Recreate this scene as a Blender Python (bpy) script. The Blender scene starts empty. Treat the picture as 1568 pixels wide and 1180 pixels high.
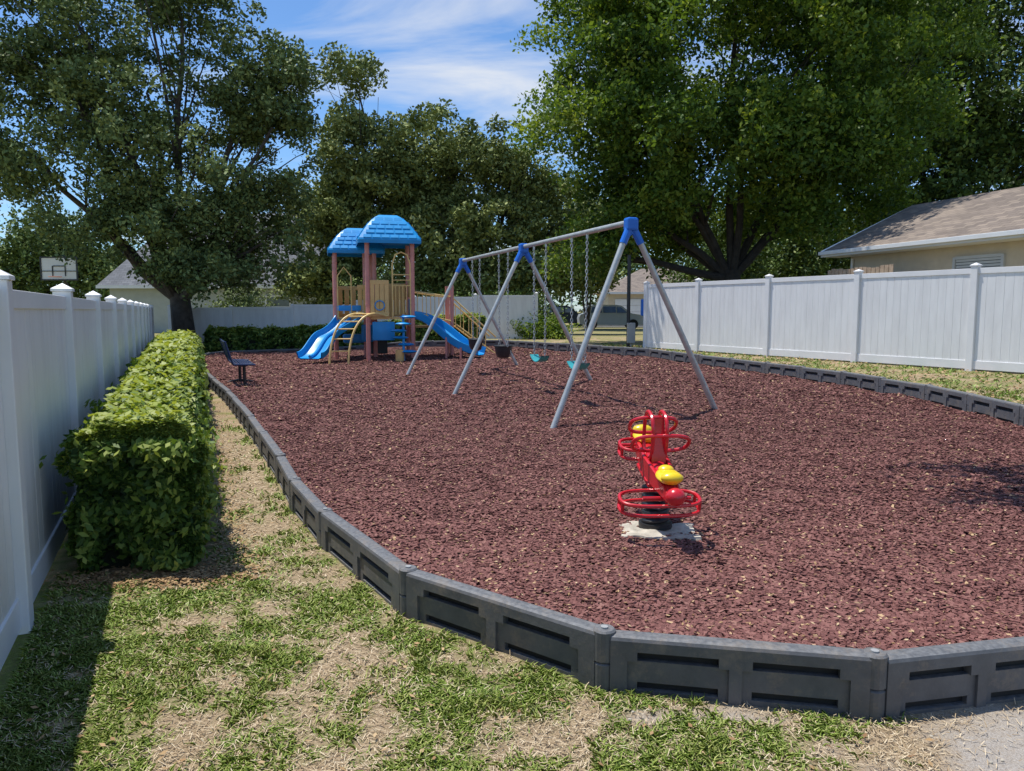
import bpy, bmesh, math, random
import numpy as np
from mathutils import Vector, Matrix, noise
R=random.Random(7); rng=np.random.default_rng(11)
S=bpy.context.scene
S.view_settings.view_transform='Standard'
try: S.view_settings.look='None'
except Exception: pass
S.view_settings.exposure=0

# ------------------------------------------------------------------ materials
def newmat(name):
    m=bpy.data.materials.new(name); m.use_nodes=True
    nt=m.node_tree; b=nt.nodes['Principled BSDF']
    return m,nt,b
def N(nt,t,**kw):
    n=nt.nodes.new(t)
    for k,v in kw.items(): setattr(n,k,v)
    return n
def noise_node(nt,scale,detail=4,rough=.55,vec=None):
    n=N(nt,'ShaderNodeTexNoise'); n.inputs['Scale'].default_value=scale
    n.inputs['Detail'].default_value=detail; n.inputs['Roughness'].default_value=rough
    if vec is not None: nt.links.new(vec,n.inputs['Vector'])
    return n
def ramp(nt,fac,stops):
    r=N(nt,'ShaderNodeValToRGB'); e=r.color_ramp.elements
    while len(e)<len(stops): e.new(.5)
    for i,(p,c) in enumerate(stops):
        e[i].position=p; e[i].color=(c[0],c[1],c[2],1)
    nt.links.new(fac,r.inputs['Fac']); return r
def objcoord(nt):
    return N(nt,'ShaderNodeTexCoord').outputs['Object']
def bump(nt,b,h,strength=.3,dist=.02):
    n=N(nt,'ShaderNodeBump'); n.inputs['Strength'].default_value=strength
    n.inputs['Distance'].default_value=dist
    nt.links.new(h,n.inputs['Height']); nt.links.new(n.outputs['Normal'],b.inputs['Normal']); return n
def mixc(nt,fac,a,b_,mode='MIX'):
    m=N(nt,'ShaderNodeMix',data_type='RGBA',blend_type=mode)
    for i,v in ((0,fac),(6,a),(7,b_)):
        if isinstance(v,(int,float)): m.inputs[i].default_value=v
        elif isinstance(v,tuple): m.inputs[i].default_value=(v[0],v[1],v[2],1)
        else: nt.links.new(v,m.inputs[i])
    return m.outputs[2]
def simple(name,col,rough=.5,metal=0,var=.25,scale=6,bmp=.1,spec=.5):
    m,nt,b=newmat(name); oc=objcoord(nt)
    n=noise_node(nt,scale,5,.6,oc)
    r=ramp(nt,n.outputs['Fac'],[(.3,tuple(c*(1-var) for c in col)),(.7,tuple(min(1,c*(1+var*.6)) for c in col))])
    nt.links.new(r.outputs['Color'],b.inputs['Base Color'])
    b.inputs['Roughness'].default_value=rough; b.inputs['Metallic'].default_value=metal
    b.inputs['Specular IOR Level'].default_value=spec
    if bmp:
        n2=noise_node(nt,scale*8,3,.6,oc); bump(nt,b,n2.outputs['Fac'],bmp,.01)
    return m
def leafmat(name,dark,mid,light,rough=.45,trans=.3,spec=.4):
    m,nt,b=newmat(name)
    a=N(nt,'ShaderNodeAttribute'); a.attribute_name='tint'
    r=ramp(nt,a.outputs['Fac'],[(0,dark),(.5,mid),(1,light)])
    nt.links.new(r.outputs['Color'],b.inputs['Base Color'])
    b.inputs['Roughness'].default_value=rough; b.inputs['Specular IOR Level'].default_value=spec
    if trans>0:
        t=N(nt,'ShaderNodeBsdfTranslucent')
        tc=mixc(nt,1.0,r.outputs['Color'],(1.6,1.5,.6),'MULTIPLY')
        nt.links.new(tc,t.inputs['Color'])
        mx=N(nt,'ShaderNodeMixShader'); mx.inputs[0].default_value=trans
        nt.links.new(b.outputs[0],mx.inputs[1]); nt.links.new(t.outputs[0],mx.inputs[2])
        nt.links.new(mx.outputs[0],nt.nodes['Material Output'].inputs['Surface'])
    return m
def tintmat(name,stops,rough=.8,spec=.2):
    m,nt,b=newmat(name)
    a=N(nt,'ShaderNodeAttribute'); a.attribute_name='tint'
    r=ramp(nt,a.outputs['Fac'],stops)
    nt.links.new(r.outputs['Color'],b.inputs['Base Color'])
    b.inputs['Roughness'].default_value=rough; b.inputs['Specular IOR Level'].default_value=spec
    return m

M_vinyl=simple('white_vinyl',(.80,.80,.80),.38,0,.06,2.5,.03)
def _v():
    m,nt,b=newmat('white_vinyl_panel')
    sep=N(nt,'ShaderNodeSeparateXYZ'); oc=objcoord(nt); nt.links.new(oc,sep.inputs[0])
    mp=N(nt,'ShaderNodeMapping'); nt.links.new(oc,mp.inputs[0]); mp.inputs['Scale'].default_value=(3,3,.5)
    n=noise_node(nt,2.0,5,.65,mp.outputs[0])
    r=ramp(nt,n.outputs['Fac'],[(.3,(.72,.715,.71)),(.6,(.82,.82,.815))])
    mr=N(nt,'ShaderNodeMapRange'); nt.links.new(sep.outputs['Z'],mr.inputs[0])
    mr.inputs[1].default_value=0.0; mr.inputs[2].default_value=.8; mr.inputs[3].default_value=.8; mr.inputs[4].default_value=0
    n2=noise_node(nt,7,5,.7,oc)
    mul=N(nt,'ShaderNodeMath',operation='MULTIPLY'); nt.links.new(mr.outputs[0],mul.inputs[0]); nt.links.new(n2.outputs['Fac'],mul.inputs[1])
    c=mixc(nt,mul.outputs[0],r.outputs['Color'],(.42,.38,.28))
    nt.links.new(c,b.inputs['Base Color']); b.inputs['Roughness'].default_value=.4
    return m
M_vpanel=_v()
def _b():
    m,nt,b=newmat('weathered_black_plastic'); oc=objcoord(nt)
    n=noise_node(nt,5,6,.7,oc); n3=noise_node(nt,40,3,.6,oc)
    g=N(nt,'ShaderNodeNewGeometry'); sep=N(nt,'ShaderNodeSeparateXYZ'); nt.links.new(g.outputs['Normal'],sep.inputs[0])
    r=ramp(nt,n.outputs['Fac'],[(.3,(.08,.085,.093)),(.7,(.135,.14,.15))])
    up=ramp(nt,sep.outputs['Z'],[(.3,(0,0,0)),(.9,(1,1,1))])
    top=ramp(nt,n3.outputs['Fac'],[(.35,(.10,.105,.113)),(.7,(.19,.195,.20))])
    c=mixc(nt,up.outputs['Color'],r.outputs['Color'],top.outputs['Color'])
    nd=noise_node(nt,7,8,.8,oc)
    dm=ramp(nt,nd.outputs['Fac'],[(.50,(0,0,0)),(.68,(.75,.75,.75))])
    c=mixc(nt,dm.outputs['Color'],c,(.24,.20,.16))
    nt.links.new(c,b.inputs['Base Color']); b.inputs['Roughness'].default_value=.55
    bump(nt,b,n3.outputs['Fac'],.14,.01)
    return m
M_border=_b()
M_steel=simple('galvanised_steel',(.50,.52,.50),.42,.45,.2,9,.05)
M_blue=simple('blue_plastic',(.012,.30,.68),.35,0,.12,4,.03)
M_blue2=simple('blue_coated_fitting',(.012,.15,.62),.35,0,.1,8,.03)
M_teal=simple('teal_rubber',(.03,.33,.36),.45,0,.15,8,.03)
M_post=simple('faded_salmon_paint',(.66,.27,.22),.5,0,.15,5,.05)
M_tan=simple('tan_plastic',(.76,.49,.18),.45,0,.12,5,.03)
M_yel=simple('faded_yellow_paint',(.82,.56,.20),.45,0,.1,5,.03)
M_black=simple('black_coating',(.02,.022,.026),.4,0,.2,8,.05)
M_navy=simple('navy_coated_mesh',(.02,.04,.11),.4,0,.2,8,.05)
M_red=simple('red_gloss_paint',(.60,.018,.03),.25,0,.14,7,.03,.6)
M_ylw=simple('yellow_gloss_plastic',(.85,.62,.02),.28,0,.1,7,.02,.6)
M_conc=simple('concrete',(.50,.46,.38),.9,0,.35,12,.5)
M_stucco=simple('beige_stucco',(.62,.53,.40),.9,0,.1,3,.3)
M_wall2=simple('pale_siding',(.42,.45,.42),.8,0,.1,3,.1)
M_trim=simple('white_trim',(.75,.76,.76),.5,0,.05,3,.02)
M_glass=simple('window_glass',(.06,.08,.09),.08,0,.2,2,0,.8)
M_blind=simple('window_blind',(.55,.57,.58),.5,0,.08,3,.05)
M_wood=simple('weathered_wood',(.46,.34,.24),.85,0,.3,8,.3)
M_asph=simple('asphalt',(.11,.11,.11),.9,0,.2,4,.2)
M_bark=simple('bark',(.085,.072,.06),.95,0,.5,5,.9)
M_bark2=simple('dark_bark',(.040,.034,.028),.95,0,.5,5,.9)
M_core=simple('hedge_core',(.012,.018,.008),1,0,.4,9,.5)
M_grey=simple('grey_box',(.33,.34,.34),.5,0,.1,6,.05)
M_carp=simple('car_paint_silver',(.55,.57,.60),.25,.2,.05,2,0)
M_card=simple('car_paint_dark',(.05,.06,.07),.25,.3,.05,2,0)
M_tyre=simple('tyre',(.02,.02,.02),.8,0,.2,6,.1)
def _sh(name,c1,c2):
    m,nt,b=newmat(name); oc=N(nt,'ShaderNodeTexCoord').outputs['UV']
    br=N(nt,'ShaderNodeTexBrick'); nt.links.new(oc,br.inputs['Vector'])
    br.inputs['Color1'].default_value=(*c1,1); br.inputs['Color2'].default_value=(*c2,1)
    br.inputs['Mortar'].default_value=(c1[0]*.4,c1[1]*.4,c1[2]*.4,1)
    br.inputs['Scale'].default_value=1; br.inputs['Brick Width'].default_value=.3; br.inputs['Row Height'].default_value=.14
    br.inputs['Mortar Size'].default_value=.008; br.inputs['Bias'].default_value=0
    n=noise_node(nt,60,3,.6,oc); n2=noise_node(nt,1.2,4,.6,oc)
    c=mixc(nt,.5,br.outputs['Color'],ramp(nt,n.outputs['Fac'],[(.3,(.3,.3,.3)),(.7,(1,1,1))]).outputs['Color'],'MULTIPLY')
    c=mixc(nt,.5,c,ramp(nt,n2.outputs['Fac'],[(.3,(.6,.6,.6)),(.7,(1,1,1))]).outputs['Color'],'MULTIPLY')
    nt.links.new(c,b.inputs['Base Color']); b.inputs['Roughness'].default_value=.95
    bump(nt,b,br.outputs['Fac'],-.4,.02)
    return m
M_shingle=_sh('roof_shingles_brown',(.38,.31,.25),(.22,.18,.155))
M_shing2=_sh('roof_shingles_grey',(.30,.31,.33),(.22,.23,.25))

# ------------------------------------------------------------------ mesh builder
class MB:
    def __init__(s): s.v=[]; s.f=[]
    def add(s,vs,fs):
        o=len(s.v); s.v+= [tuple(v) for v in vs]; s.f+=[tuple(i+o for i in f) for f in fs]; return s
    def box(s,c,size,rot=None,bev=0):
        hx,hy,hz=[a/2 for a in size]; vs=[]
        if bev<=0:
            vs=[Vector((x,y,z)) for x in(-hx,hx) for y in(-hy,hy) for z in(-hz,hz)]
            fs=[(0,1,3,2),(4,6,7,5),(0,4,5,1),(2,3,7,6),(0,2,6,4),(1,5,7,3)]
        else:
            b=min(bev,hx*.9,hy*.9,hz*.9)
            bm=bmesh.new(); bmesh.ops.create_cube(bm,size=1)
            for v in bm.verts: v.co=Vector((v.co.x*2*hx,v.co.y*2*hy,v.co.z*2*hz))
            bmesh.ops.bevel(bm,geom=bm.edges[:],offset=b,segments=2,affect='EDGES',profile=.5)
            bm.verts.index_update()
            vs=[v.co.copy() for v in bm.verts]; fs=[tuple(v.index for v in f.verts) for f in bm.faces]; bm.free()
        if rot is not None: vs=[rot@v for v in vs]
        c=Vector(c); return s.add([v+c for v in vs],fs)
    def tube(s,pts,rad,n=10,closed=False,cap=True,flat=1.0):
        pts=[Vector(p) for p in pts]; m=len(pts)
        if isinstance(rad,(int,float)): rad=[rad]*m
        T=[]
        for i in range(m):
            if closed: t=pts[(i+1)%m]-pts[i-1]
            else: t=pts[min(i+1,m-1)]-pts[max(i-1,0)]
            T.append(t.normalized())
        up=Vector((0,0,1)) if abs(T[0].z)<.9 else Vector((1,0,0))
        nrm=(up-T[0]*up.dot(T[0])).normalized(); vs=[]
        for i in range(m):
            nrm=(nrm-T[i]*nrm.dot(T[i]))
            nrm=nrm.normalized() if nrm.length>1e-6 else Vector((1,0,0))
            bn=T[i].cross(nrm)
            for k in range(n):
                a=2*math.pi*k/n
                vs.append(pts[i]+nrm*math.cos(a)*rad[i]*flat+bn*math.sin(a)*rad[i])
        fs=[]
        for i in range(m if closed else m-1):
            j=(i+1)%m
            for k in range(n):
                l=(k+1)%n; fs.append((i*n+k,i*n+l,j*n+l,j*n+k))
        if cap and not closed:
            fs.append(tuple(range(n-1,-1,-1))); fs.append(tuple((m-1)*n+k for k in range(n)))
        return s.add(vs,fs)
    def ell(s,c,r,rot=None,nu=16,nv=10):
        vs=[];fs=[]
        for j in range(nv+1):
            th=math.pi*j/nv
            for i in range(nu):
                a=2*math.pi*i/nu
                v=Vector((r[0]*math.sin(th)*math.cos(a),r[1]*math.sin(th)*math.sin(a),r[2]*math.cos(th)))
                if rot is not None: v=rot@v
                vs.append(v+Vector(c))
        for j in range(nv):
            for i in range(nu):
                k=(i+1)%nu; fs.append((j*nu+i,(j+1)*nu+i,(j+1)*nu+k,j*nu+k))
        return s.add(vs,fs)
    def sweep(s,prof,frames,cap=False):
        n=len(prof); vs=[]
        for o,A,B in frames:
            for a,b in prof: vs.append(Vector(o)+Vector(A)*a+Vector(B)*b)
        fs=[(i*n+k,i*n+k+1,(i+1)*n+k+1,(i+1)*n+k) for i in range(len(frames)-1) for k in range(n-1)]
        return s.add(vs,fs)
    def make(s,name,mat,parent=None,smooth=False):
        me=bpy.data.meshes.new(name); me.from_pydata([tuple(v) for v in s.v],[],s.f); me.update()
        bm=bmesh.new(); bm.from_mesh(me); bmesh.ops.recalc_face_normals(bm,faces=bm.faces[:]); bm.to_mesh(me); bm.free()
        o=bpy.data.objects.new(name,me); S.collection.objects.link(o); me.materials.append(mat)
        if smooth:
            me.shade_smooth()
            try: me.set_sharp_from_angle(angle=math.radians(40))
            except Exception: pass
        if parent is not None:
            o.parent=parent; o.matrix_parent_inverse=Matrix.Translation(-Vector(parent.location))
        return o
def empty(name,loc=(0,0,0)):
    e=bpy.data.objects.new(name,None); e.location=loc; e.empty_display_size=.3
    S.collection.objects.link(e); return e
def npmesh(name,V,k,mat,tint=None,parent=None):
    nf=V.shape[0]; me=bpy.data.meshes.new(name)
    me.vertices.add(nf*k); me.vertices.foreach_set('co',V.reshape(-1).astype(np.float32))
    me.loops.add(nf*k); me.loops.foreach_set('vertex_index',np.arange(nf*k,dtype=np.int32))
    me.polygons.add(nf); me.polygons.foreach_set('loop_start',np.arange(0,nf*k,k,dtype=np.int32))
    me.update(calc_edges=True)
    if tint is not None:
        a=me.attributes.new('tint','FLOAT','FACE'); a.data.foreach_set('value',tint.astype(np.float32))
    me.materials.append(mat)
    o=bpy.data.objects.new(name,me); S.collection.objects.link(o)
    if parent is not None:
        o.parent=parent; o.matrix_parent_inverse=Matrix.Translation(-Vector(parent.location))
    return o
def unit(a): return a/np.maximum(np.linalg.norm(a,axis=-1,keepdims=True),1e-9)
def leaves(P,L,W,upbias=.5,fold=.0,normal=None):
    n=len(P); nr=unit(rng.normal(size=(n,3)))
    if normal is None: nr=unit(nr+np.array([0,0,upbias*1.5]))
    else: nr=unit(nr*.75+normal)
    d=unit(np.cross(nr,rng.normal(size=(n,3)))); sd=np.cross(nr,d)
    L=np.asarray(L).reshape(-1,1)*np.ones((n,1)); W=np.asarray(W).reshape(-1,1)*np.ones((n,1))
    return np.stack([P-d*L*.5,P+sd*W*.5-d*L*.05,P+d*L*.5,P-sd*W*.5-d*L*.05],axis=1)

# ------------------------------------------------------------------ terrain
def sstep(a,b,x): t=np.clip((x-a)/(b-a),0,1); return t*t*(3-2*t)
def gz(x,y):
    x=np.asarray(x,float); y=np.asarray(y,float); s=.913*x+.408*y
    t=np.interp(s,[-50,3.2,5,9,13,100],[0,0,.08,.42,.52,.55])
    k=sstep(28,44,y); return t*(1-k)+.35*k
def mz(x,y):
    s=.913*np.asarray(x,float)+.408*np.asarray(y,float)
    return .19+np.interp(s,[4,7,9,12],[0,.14,.19,.27])
loop0=[(2.38,3.08),(1.46,2.90),(.40,3.13),(-.555,3.90),(-1.29,5.08),(-1.78,6.05),(-2.22,7.1),(-3.44,9.8),(-4.9,12.9),(-6.1,15.3),(-8.3,19.6),
 (-10.0,23.4),(-9.8,25.6),(-8.2,26.8),(-4,27),(-.4,25.8),(2.0,22.0),(3.55,19.3),(4.95,14.5),(5.5,12.4),(5.75,10.3),(5.65,8.2),(5.3,6.4),(4.5,4.9),(3.45,3.75)]
loop=[]
for i in range(len(loop0)):
    a=Vector(loop0[i]); b=Vector(loop0[(i+1)%len(loop0)]); n=max(1,round((b-a).length/1.22))
    for k in range(n): loop.append(a.lerp(b,k/n))
def pip(x,y,poly):
    ins=np.zeros(np.shape(x),bool); n=len(poly)
    for i in range(n):
        x1,y1=poly[i]; x2,y2=poly[(i+1)%n]
        if y1==y2: continue
        c=((y1>y)!=(y2>y))&(x<(x2-x1)*(y-y1)/(y2-y1)+x1); ins^=c
    return ins
def offset(poly,d):
    out=[];n=len(poly)
    for i in range(n):
        t=(Vector(poly[(i+1)%n])-Vector(poly[i-1])).normalized(); nn=Vector((t.y,-t.x))
        out.append(Vector(poly[i])+nn*d)
    return out
ar=sum(loop[i].x*loop[(i+1)%len(loop)].y-loop[(i+1)%len(loop)].x*loop[i].y for i in range(len(loop)))
sg=1 if ar>0 else -1
L_out=[tuple(p) for p in offset(loop,sg*.16)]
LP=[tuple(p) for p in loop]

def fbm(x,y,sc,seed=0):
    return noise.noise(Vector((x*sc,y*sc,seed)))+.5*noise.noise(Vector((x*sc*2.1,y*sc*2.1,seed+5)))+.3*noise.noise(Vector((x*sc*4.7,y*sc*4.7,seed+9)))
def sandm(x,y):
    d=math.hypot((x-2.2)/.85,(y-2.5)/.55)
    d2=math.hypot((x-.7)/.5,(y-2.88)/.10)
    return max(0,min(1,(1.1-d)*1.8+.7*fbm(x,y,3,3)), min(1,(1.0-d2)+.5*fbm(x,y,4,3)))
def gmask(x,y):
    v=.66+.85*fbm(x,y,2.1,1)+.75*fbm(x,y,8.5,6)
    s=.913*x+.408*y
    if s<-.15 and y<4.4: v+=.4
    if y>4.9: v-=.42*min(1,(y-4.9)/.6) if (s<.75 and y<20) else 0
    if y>3 and s>8: v-=.1
    v-=sandm(x,y)*1.1
    return max(0,min(1,(v-.22)*1.2))
xs=np.concatenate([-np.geomspace(14,600,22)[::-1],np.arange(-13.75,-3.3,.3),np.arange(-3.3,3.6,.06),np.arange(3.7,14,.25),np.geomspace(14.3,600,22)])
ys=np.concatenate([-np.geomspace(1.2,200,10)[::-1],np.arange(-1,1.4,.25),np.arange(1.5,8,.06),np.arange(8.1,32,.25),np.geomspace(32.5,900,30)])
GX,GY=np.meshgrid(xs,ys); Z=gz(GX,GY)
ins=pip(GX,GY,L_out); Z=np.where(ins,np.minimum(Z,mz(GX,GY)-.12),Z)
near=(np.abs(GX)<14)&(GY>-1)&(GY<32)
gm=np.full(GX.shape,.6); sm=np.zeros(GX.shape)
for i,j in np.argwhere(near):
    x=GX[i,j];y=GY[i,j]; gm[i,j]=gmask(x,y)
    if y<5: sm[i,j]=sandm(x,y)
    Z[i,j]+=.012*noise.noise(Vector((x*2.3,y*2.3,0)))+(.008*noise.noise(Vector((x*9,y*9,2))) if y<8 else 0)
me=bpy.data.meshes.new('ground'); nx=len(xs); ny=len(ys)
me.vertices.add(nx*ny); me.vertices.foreach_set('co',np.stack([GX,GY,Z],-1).reshape(-1).astype(np.float32))
ii,jj=np.meshgrid(np.arange(ny-1),np.arange(nx-1),indexing='ij'); a=(ii*nx+jj).reshape(-1)
q=np.stack([a,a+1,a+nx+1,a+nx],-1).astype(np.int32)
me.loops.add(q.size); me.loops.foreach_set('vertex_index',q.reshape(-1)); me.polygons.add(len(q))
me.polygons.foreach_set('loop_start',np.arange(0,q.size,4,dtype=np.int32)); me.update(calc_edges=True)
at=me.attributes.new('grassy','FLOAT','POINT'); at.data.foreach_set('value',gm.reshape(-1).astype(np.float32))
at=me.attributes.new('sand','FLOAT','POINT'); at.data.foreach_set('value',sm.reshape(-1).astype(np.float32))
me.shade_smooth()
ground=bpy.data.objects.new('ground',me); S.collection.objects.link(ground)
m,nt,b=newmat('patchy_lawn'); oc=objcoord(nt)
ag=N(nt,'ShaderNodeAttribute'); ag.attribute_name='grassy'; asd=N(nt,'ShaderNodeAttribute'); asd.attribute_name='sand'
n1=noise_node(nt,35,6,.7,oc); n2=noise_node(nt,140,4,.7,oc)
straw=ramp(nt,n2.outputs['Fac'],[(.3,(.16,.11,.065)),(.5,(.40,.30,.19)),(.72,(.60,.49,.34))])
grn=ramp(nt,n1.outputs['Fac'],[(.3,(.07,.095,.022)),(.55,(.19,.23,.06)),(.75,(.36,.34,.15))])
ad=N(nt,'ShaderNodeMath',operation='MULTIPLY_ADD'); nt.links.new(n1.outputs['Fac'],ad.inputs[0]); ad.inputs[1].default_value=1.4; ad.inputs[2].default_value=-.75
ad2=N(nt,'ShaderNodeMath',operation='ADD',use_clamp=True); nt.links.new(ag.outputs['Fac'],ad2.inputs[0]); nt.links.new(ad.outputs[0],ad2.inputs[1])
c=mixc(nt,ad2.outputs[0],straw.outputs['Color'],grn.outputs['Color'])
sandc=ramp(nt,n2.outputs['Fac'],[(.3,(.32,.28,.24)),(.7,(.56,.52,.47))])
sda=N(nt,'ShaderNodeMath',operation='ADD',use_clamp=True); nt.links.new(asd.outputs['Fac'],sda.inputs[0])
adb=N(nt,'ShaderNodeMath',operation='MULTIPLY'); nt.links.new(asd.outputs['Fac'],adb.inputs[0]); nt.links.new(ad.outputs[0],adb.inputs[1]); nt.links.new(adb.outputs[0],sda.inputs[1])
c=mixc(nt,sda.outputs[0],c,sandc.outputs['Color'])
nt.links.new(c,b.inputs['Base Color']); b.inputs['Roughness'].default_value=.95; b.inputs['Specular IOR Level'].default_value=.1
bump(nt,b,n2.outputs['Fac'],.7,.02)
me.materials.append(m)

# mulch sheet
mx_=np.arange(-10.6,6.2,.2); my_=np.arange(2.7,27.6,.2)
mbm=MB(); idx={}
MX,MY=np.meshgrid(mx_,my_); inside=pip(MX,MY,LP)
def snap(x,y):
    best=None;bd=1e9;p=Vector((x,y))
    for i in range(len(loop)):
        a_=loop[i]; b_=loop[(i+1)%len(loop)]; ab=b_-a_; t=max(0,min(1,(p-a_).dot(ab)/ab.length_squared)); q_=a_+ab*t
        d=(q_-p).length
        if d<bd: bd=d;best=q_
    return best
def mulz(x,y): return float(mz(x,y))+.035*fbm(x,y,.9,4)+.008*noise.noise(Vector((x*4,y*4,1)))
verts=[];faces=[]
for j in range(len(my_)-1):
    for i in range(len(mx_)-1):
        cs=[(j,i),(j,i+1),(j+1,i+1),(j+1,i)]
        if not any(inside[a_] for a_ in cs): continue
        f=[]
        for c_ in cs:
            if c_ not in idx:
                x=float(mx_[c_[1]]);y=float(my_[c_[0]])
                if not inside[c_]: q_=snap(x,y); x,y=q_.x,q_.y
                idx[c_]=len(verts); verts.append((x,y,mulz(x,y)))
            f.append(idx[c_])
        faces.append(f)
mbm.add(verts,faces)
m,nt,b=newmat('red_rubber_mulch'); oc=objcoord(nt)
wn=noise_node(nt,12,3,.6,oc)
va=N(nt,'ShaderNodeVectorMath',operation='MULTIPLY_ADD'); nt.links.new(wn.outputs['Color'],va.inputs[0]); va.inputs[1].default_value=(.06,.06,.06); nt.links.new(oc,va.inputs[2])
vo=N(nt,'ShaderNodeTexVoronoi'); vo.inputs['Scale'].default_value=38; nt.links.new(va.outputs[0],vo.inputs['Vector'])
sp=N(nt,'ShaderNodeSeparateColor'); nt.links.new(vo.outputs['Color'],sp.inputs[0])
r1=ramp(nt,sp.outputs[0],[(0,(.09,.038,.034)),(.45,(.16,.069,.060)),(.85,(.215,.10,.086)),(.97,(.25,.15,.10)),(1,(.42,.29,.17))])  # sheet tones darkened to stand in for the chips' own shadowing
r2=ramp(nt,vo.outputs['Distance'],[(.2,(1,1,1)),(.75,(.4,.4,.4))])
n5=noise_node(nt,.7,4,.6,oc); r5=ramp(nt,n5.outputs['Fac'],[(.3,(.80,.80,.80)),(.7,(1.0,1.0,1.0))])
c=mixc(nt,.8,r1.outputs['Color'],r2.outputs['Color'],'MULTIPLY'); c=mixc(nt,1.,c,r5.outputs['Color'],'MULTIPLY')
nt.links.new(c,b.inputs['Base Color']); b.inputs['Roughness'].default_value=.85; b.inputs['Specular IOR Level'].default_value=.2
bump(nt,b,vo.outputs['Distance'],-.7,.02)
mulch=mbm.make('mulch_bed',m,None,True)

# chips
n=210000
Yc=3.0*np.exp(rng.random(n)*math.log(26/3.0))
Xc=(rng.random(n)*2-1)*Yc*.74
keep=pip(Xc,Yc,[tuple(p) for p in offset(loop,-sg*.05)])
Xc=Xc[keep];Yc=Yc[keep]; n=len(Xc)
Zc=np.array([mulz(Xc[i],Yc[i]) for i in range(n)])+rng.random(n)*.008
base=np.array([[x,y,z] for x in(-1,1) for y in(-1,1) for z in(-1,1)],float)
grow=np.clip(Yc/8,1,2.2)
sz=np.stack([rng.uniform(.008,.022,n)*grow,rng.uniform(.005,.011,n)*grow,rng.uniform(.003,.006,n)*np.minimum(grow,1.3)],-1)
V=base[None]*sz[:,None,:]*(1+rng.uniform(-.45,.3,(n,8,3)))
ang=rng.random(n)*6.283; tl=rng.normal(0,.22,n)
ca,sa=np.cos(ang),np.sin(ang); ct,st=np.cos(tl),np.sin(tl)
x,y,z=V[...,0],V[...,1],V[...,2]
x2=x*ct[:,None]-z*st[:,None]; z2=x*st[:,None]+z*ct[:,None]
V=np.stack([x2*ca[:,None]-y*sa[:,None],x2*sa[:,None]+y*ca[:,None],z2],-1)+np.stack([Xc,Yc,Zc],-1)[:,None,:]
F=np.array([(0,4,5,1),(1,5,7,3),(0,1,3,2),(4,6,7,5)])
FV=V[:,F,:].reshape(-1,4,3); tn=rng.random(n); tn=np.where(rng.random(n)<.985,tn*.93,1.0)
chipm=tintmat('mulch_chip_rubber',[(0,(.12,.050,.044)),(.4,(.19,.080,.070)),(.8,(.245,.112,.096)),(.92,(.28,.14,.115)),(1,(.50,.34,.19))],.8,.25)
npmesh('mulch_chips',FV,4,chipm,np.repeat(tn,4),mulch)
n=5600
Yl=3.0*np.exp(rng.random(n)*math.log(26/3.0)); Xl=(rng.random(n)*2-1)*Yl*.7
k=pip(Xl,Yl,[tuple(p) for p in offset(loop,-sg*.1)]); Xl=Xl[k];Yl=Yl[k]
P=np.stack([Xl,Yl,np.array([mulz(Xl[i],Yl[i])+.016 for i in range(len(Xl))])],-1)
g=np.clip(Yl/9,.8,2.2)
lm=tintmat('dry_leaf',[(0,(.22,.12,.06)),(.5,(.42,.28,.14)),(1,(.60,.46,.28))],.8,.2)
npmesh('fallen_leaves',leaves(P,.030*g,.014*g,1.6),4,lm,rng.random(len(P)))

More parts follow.
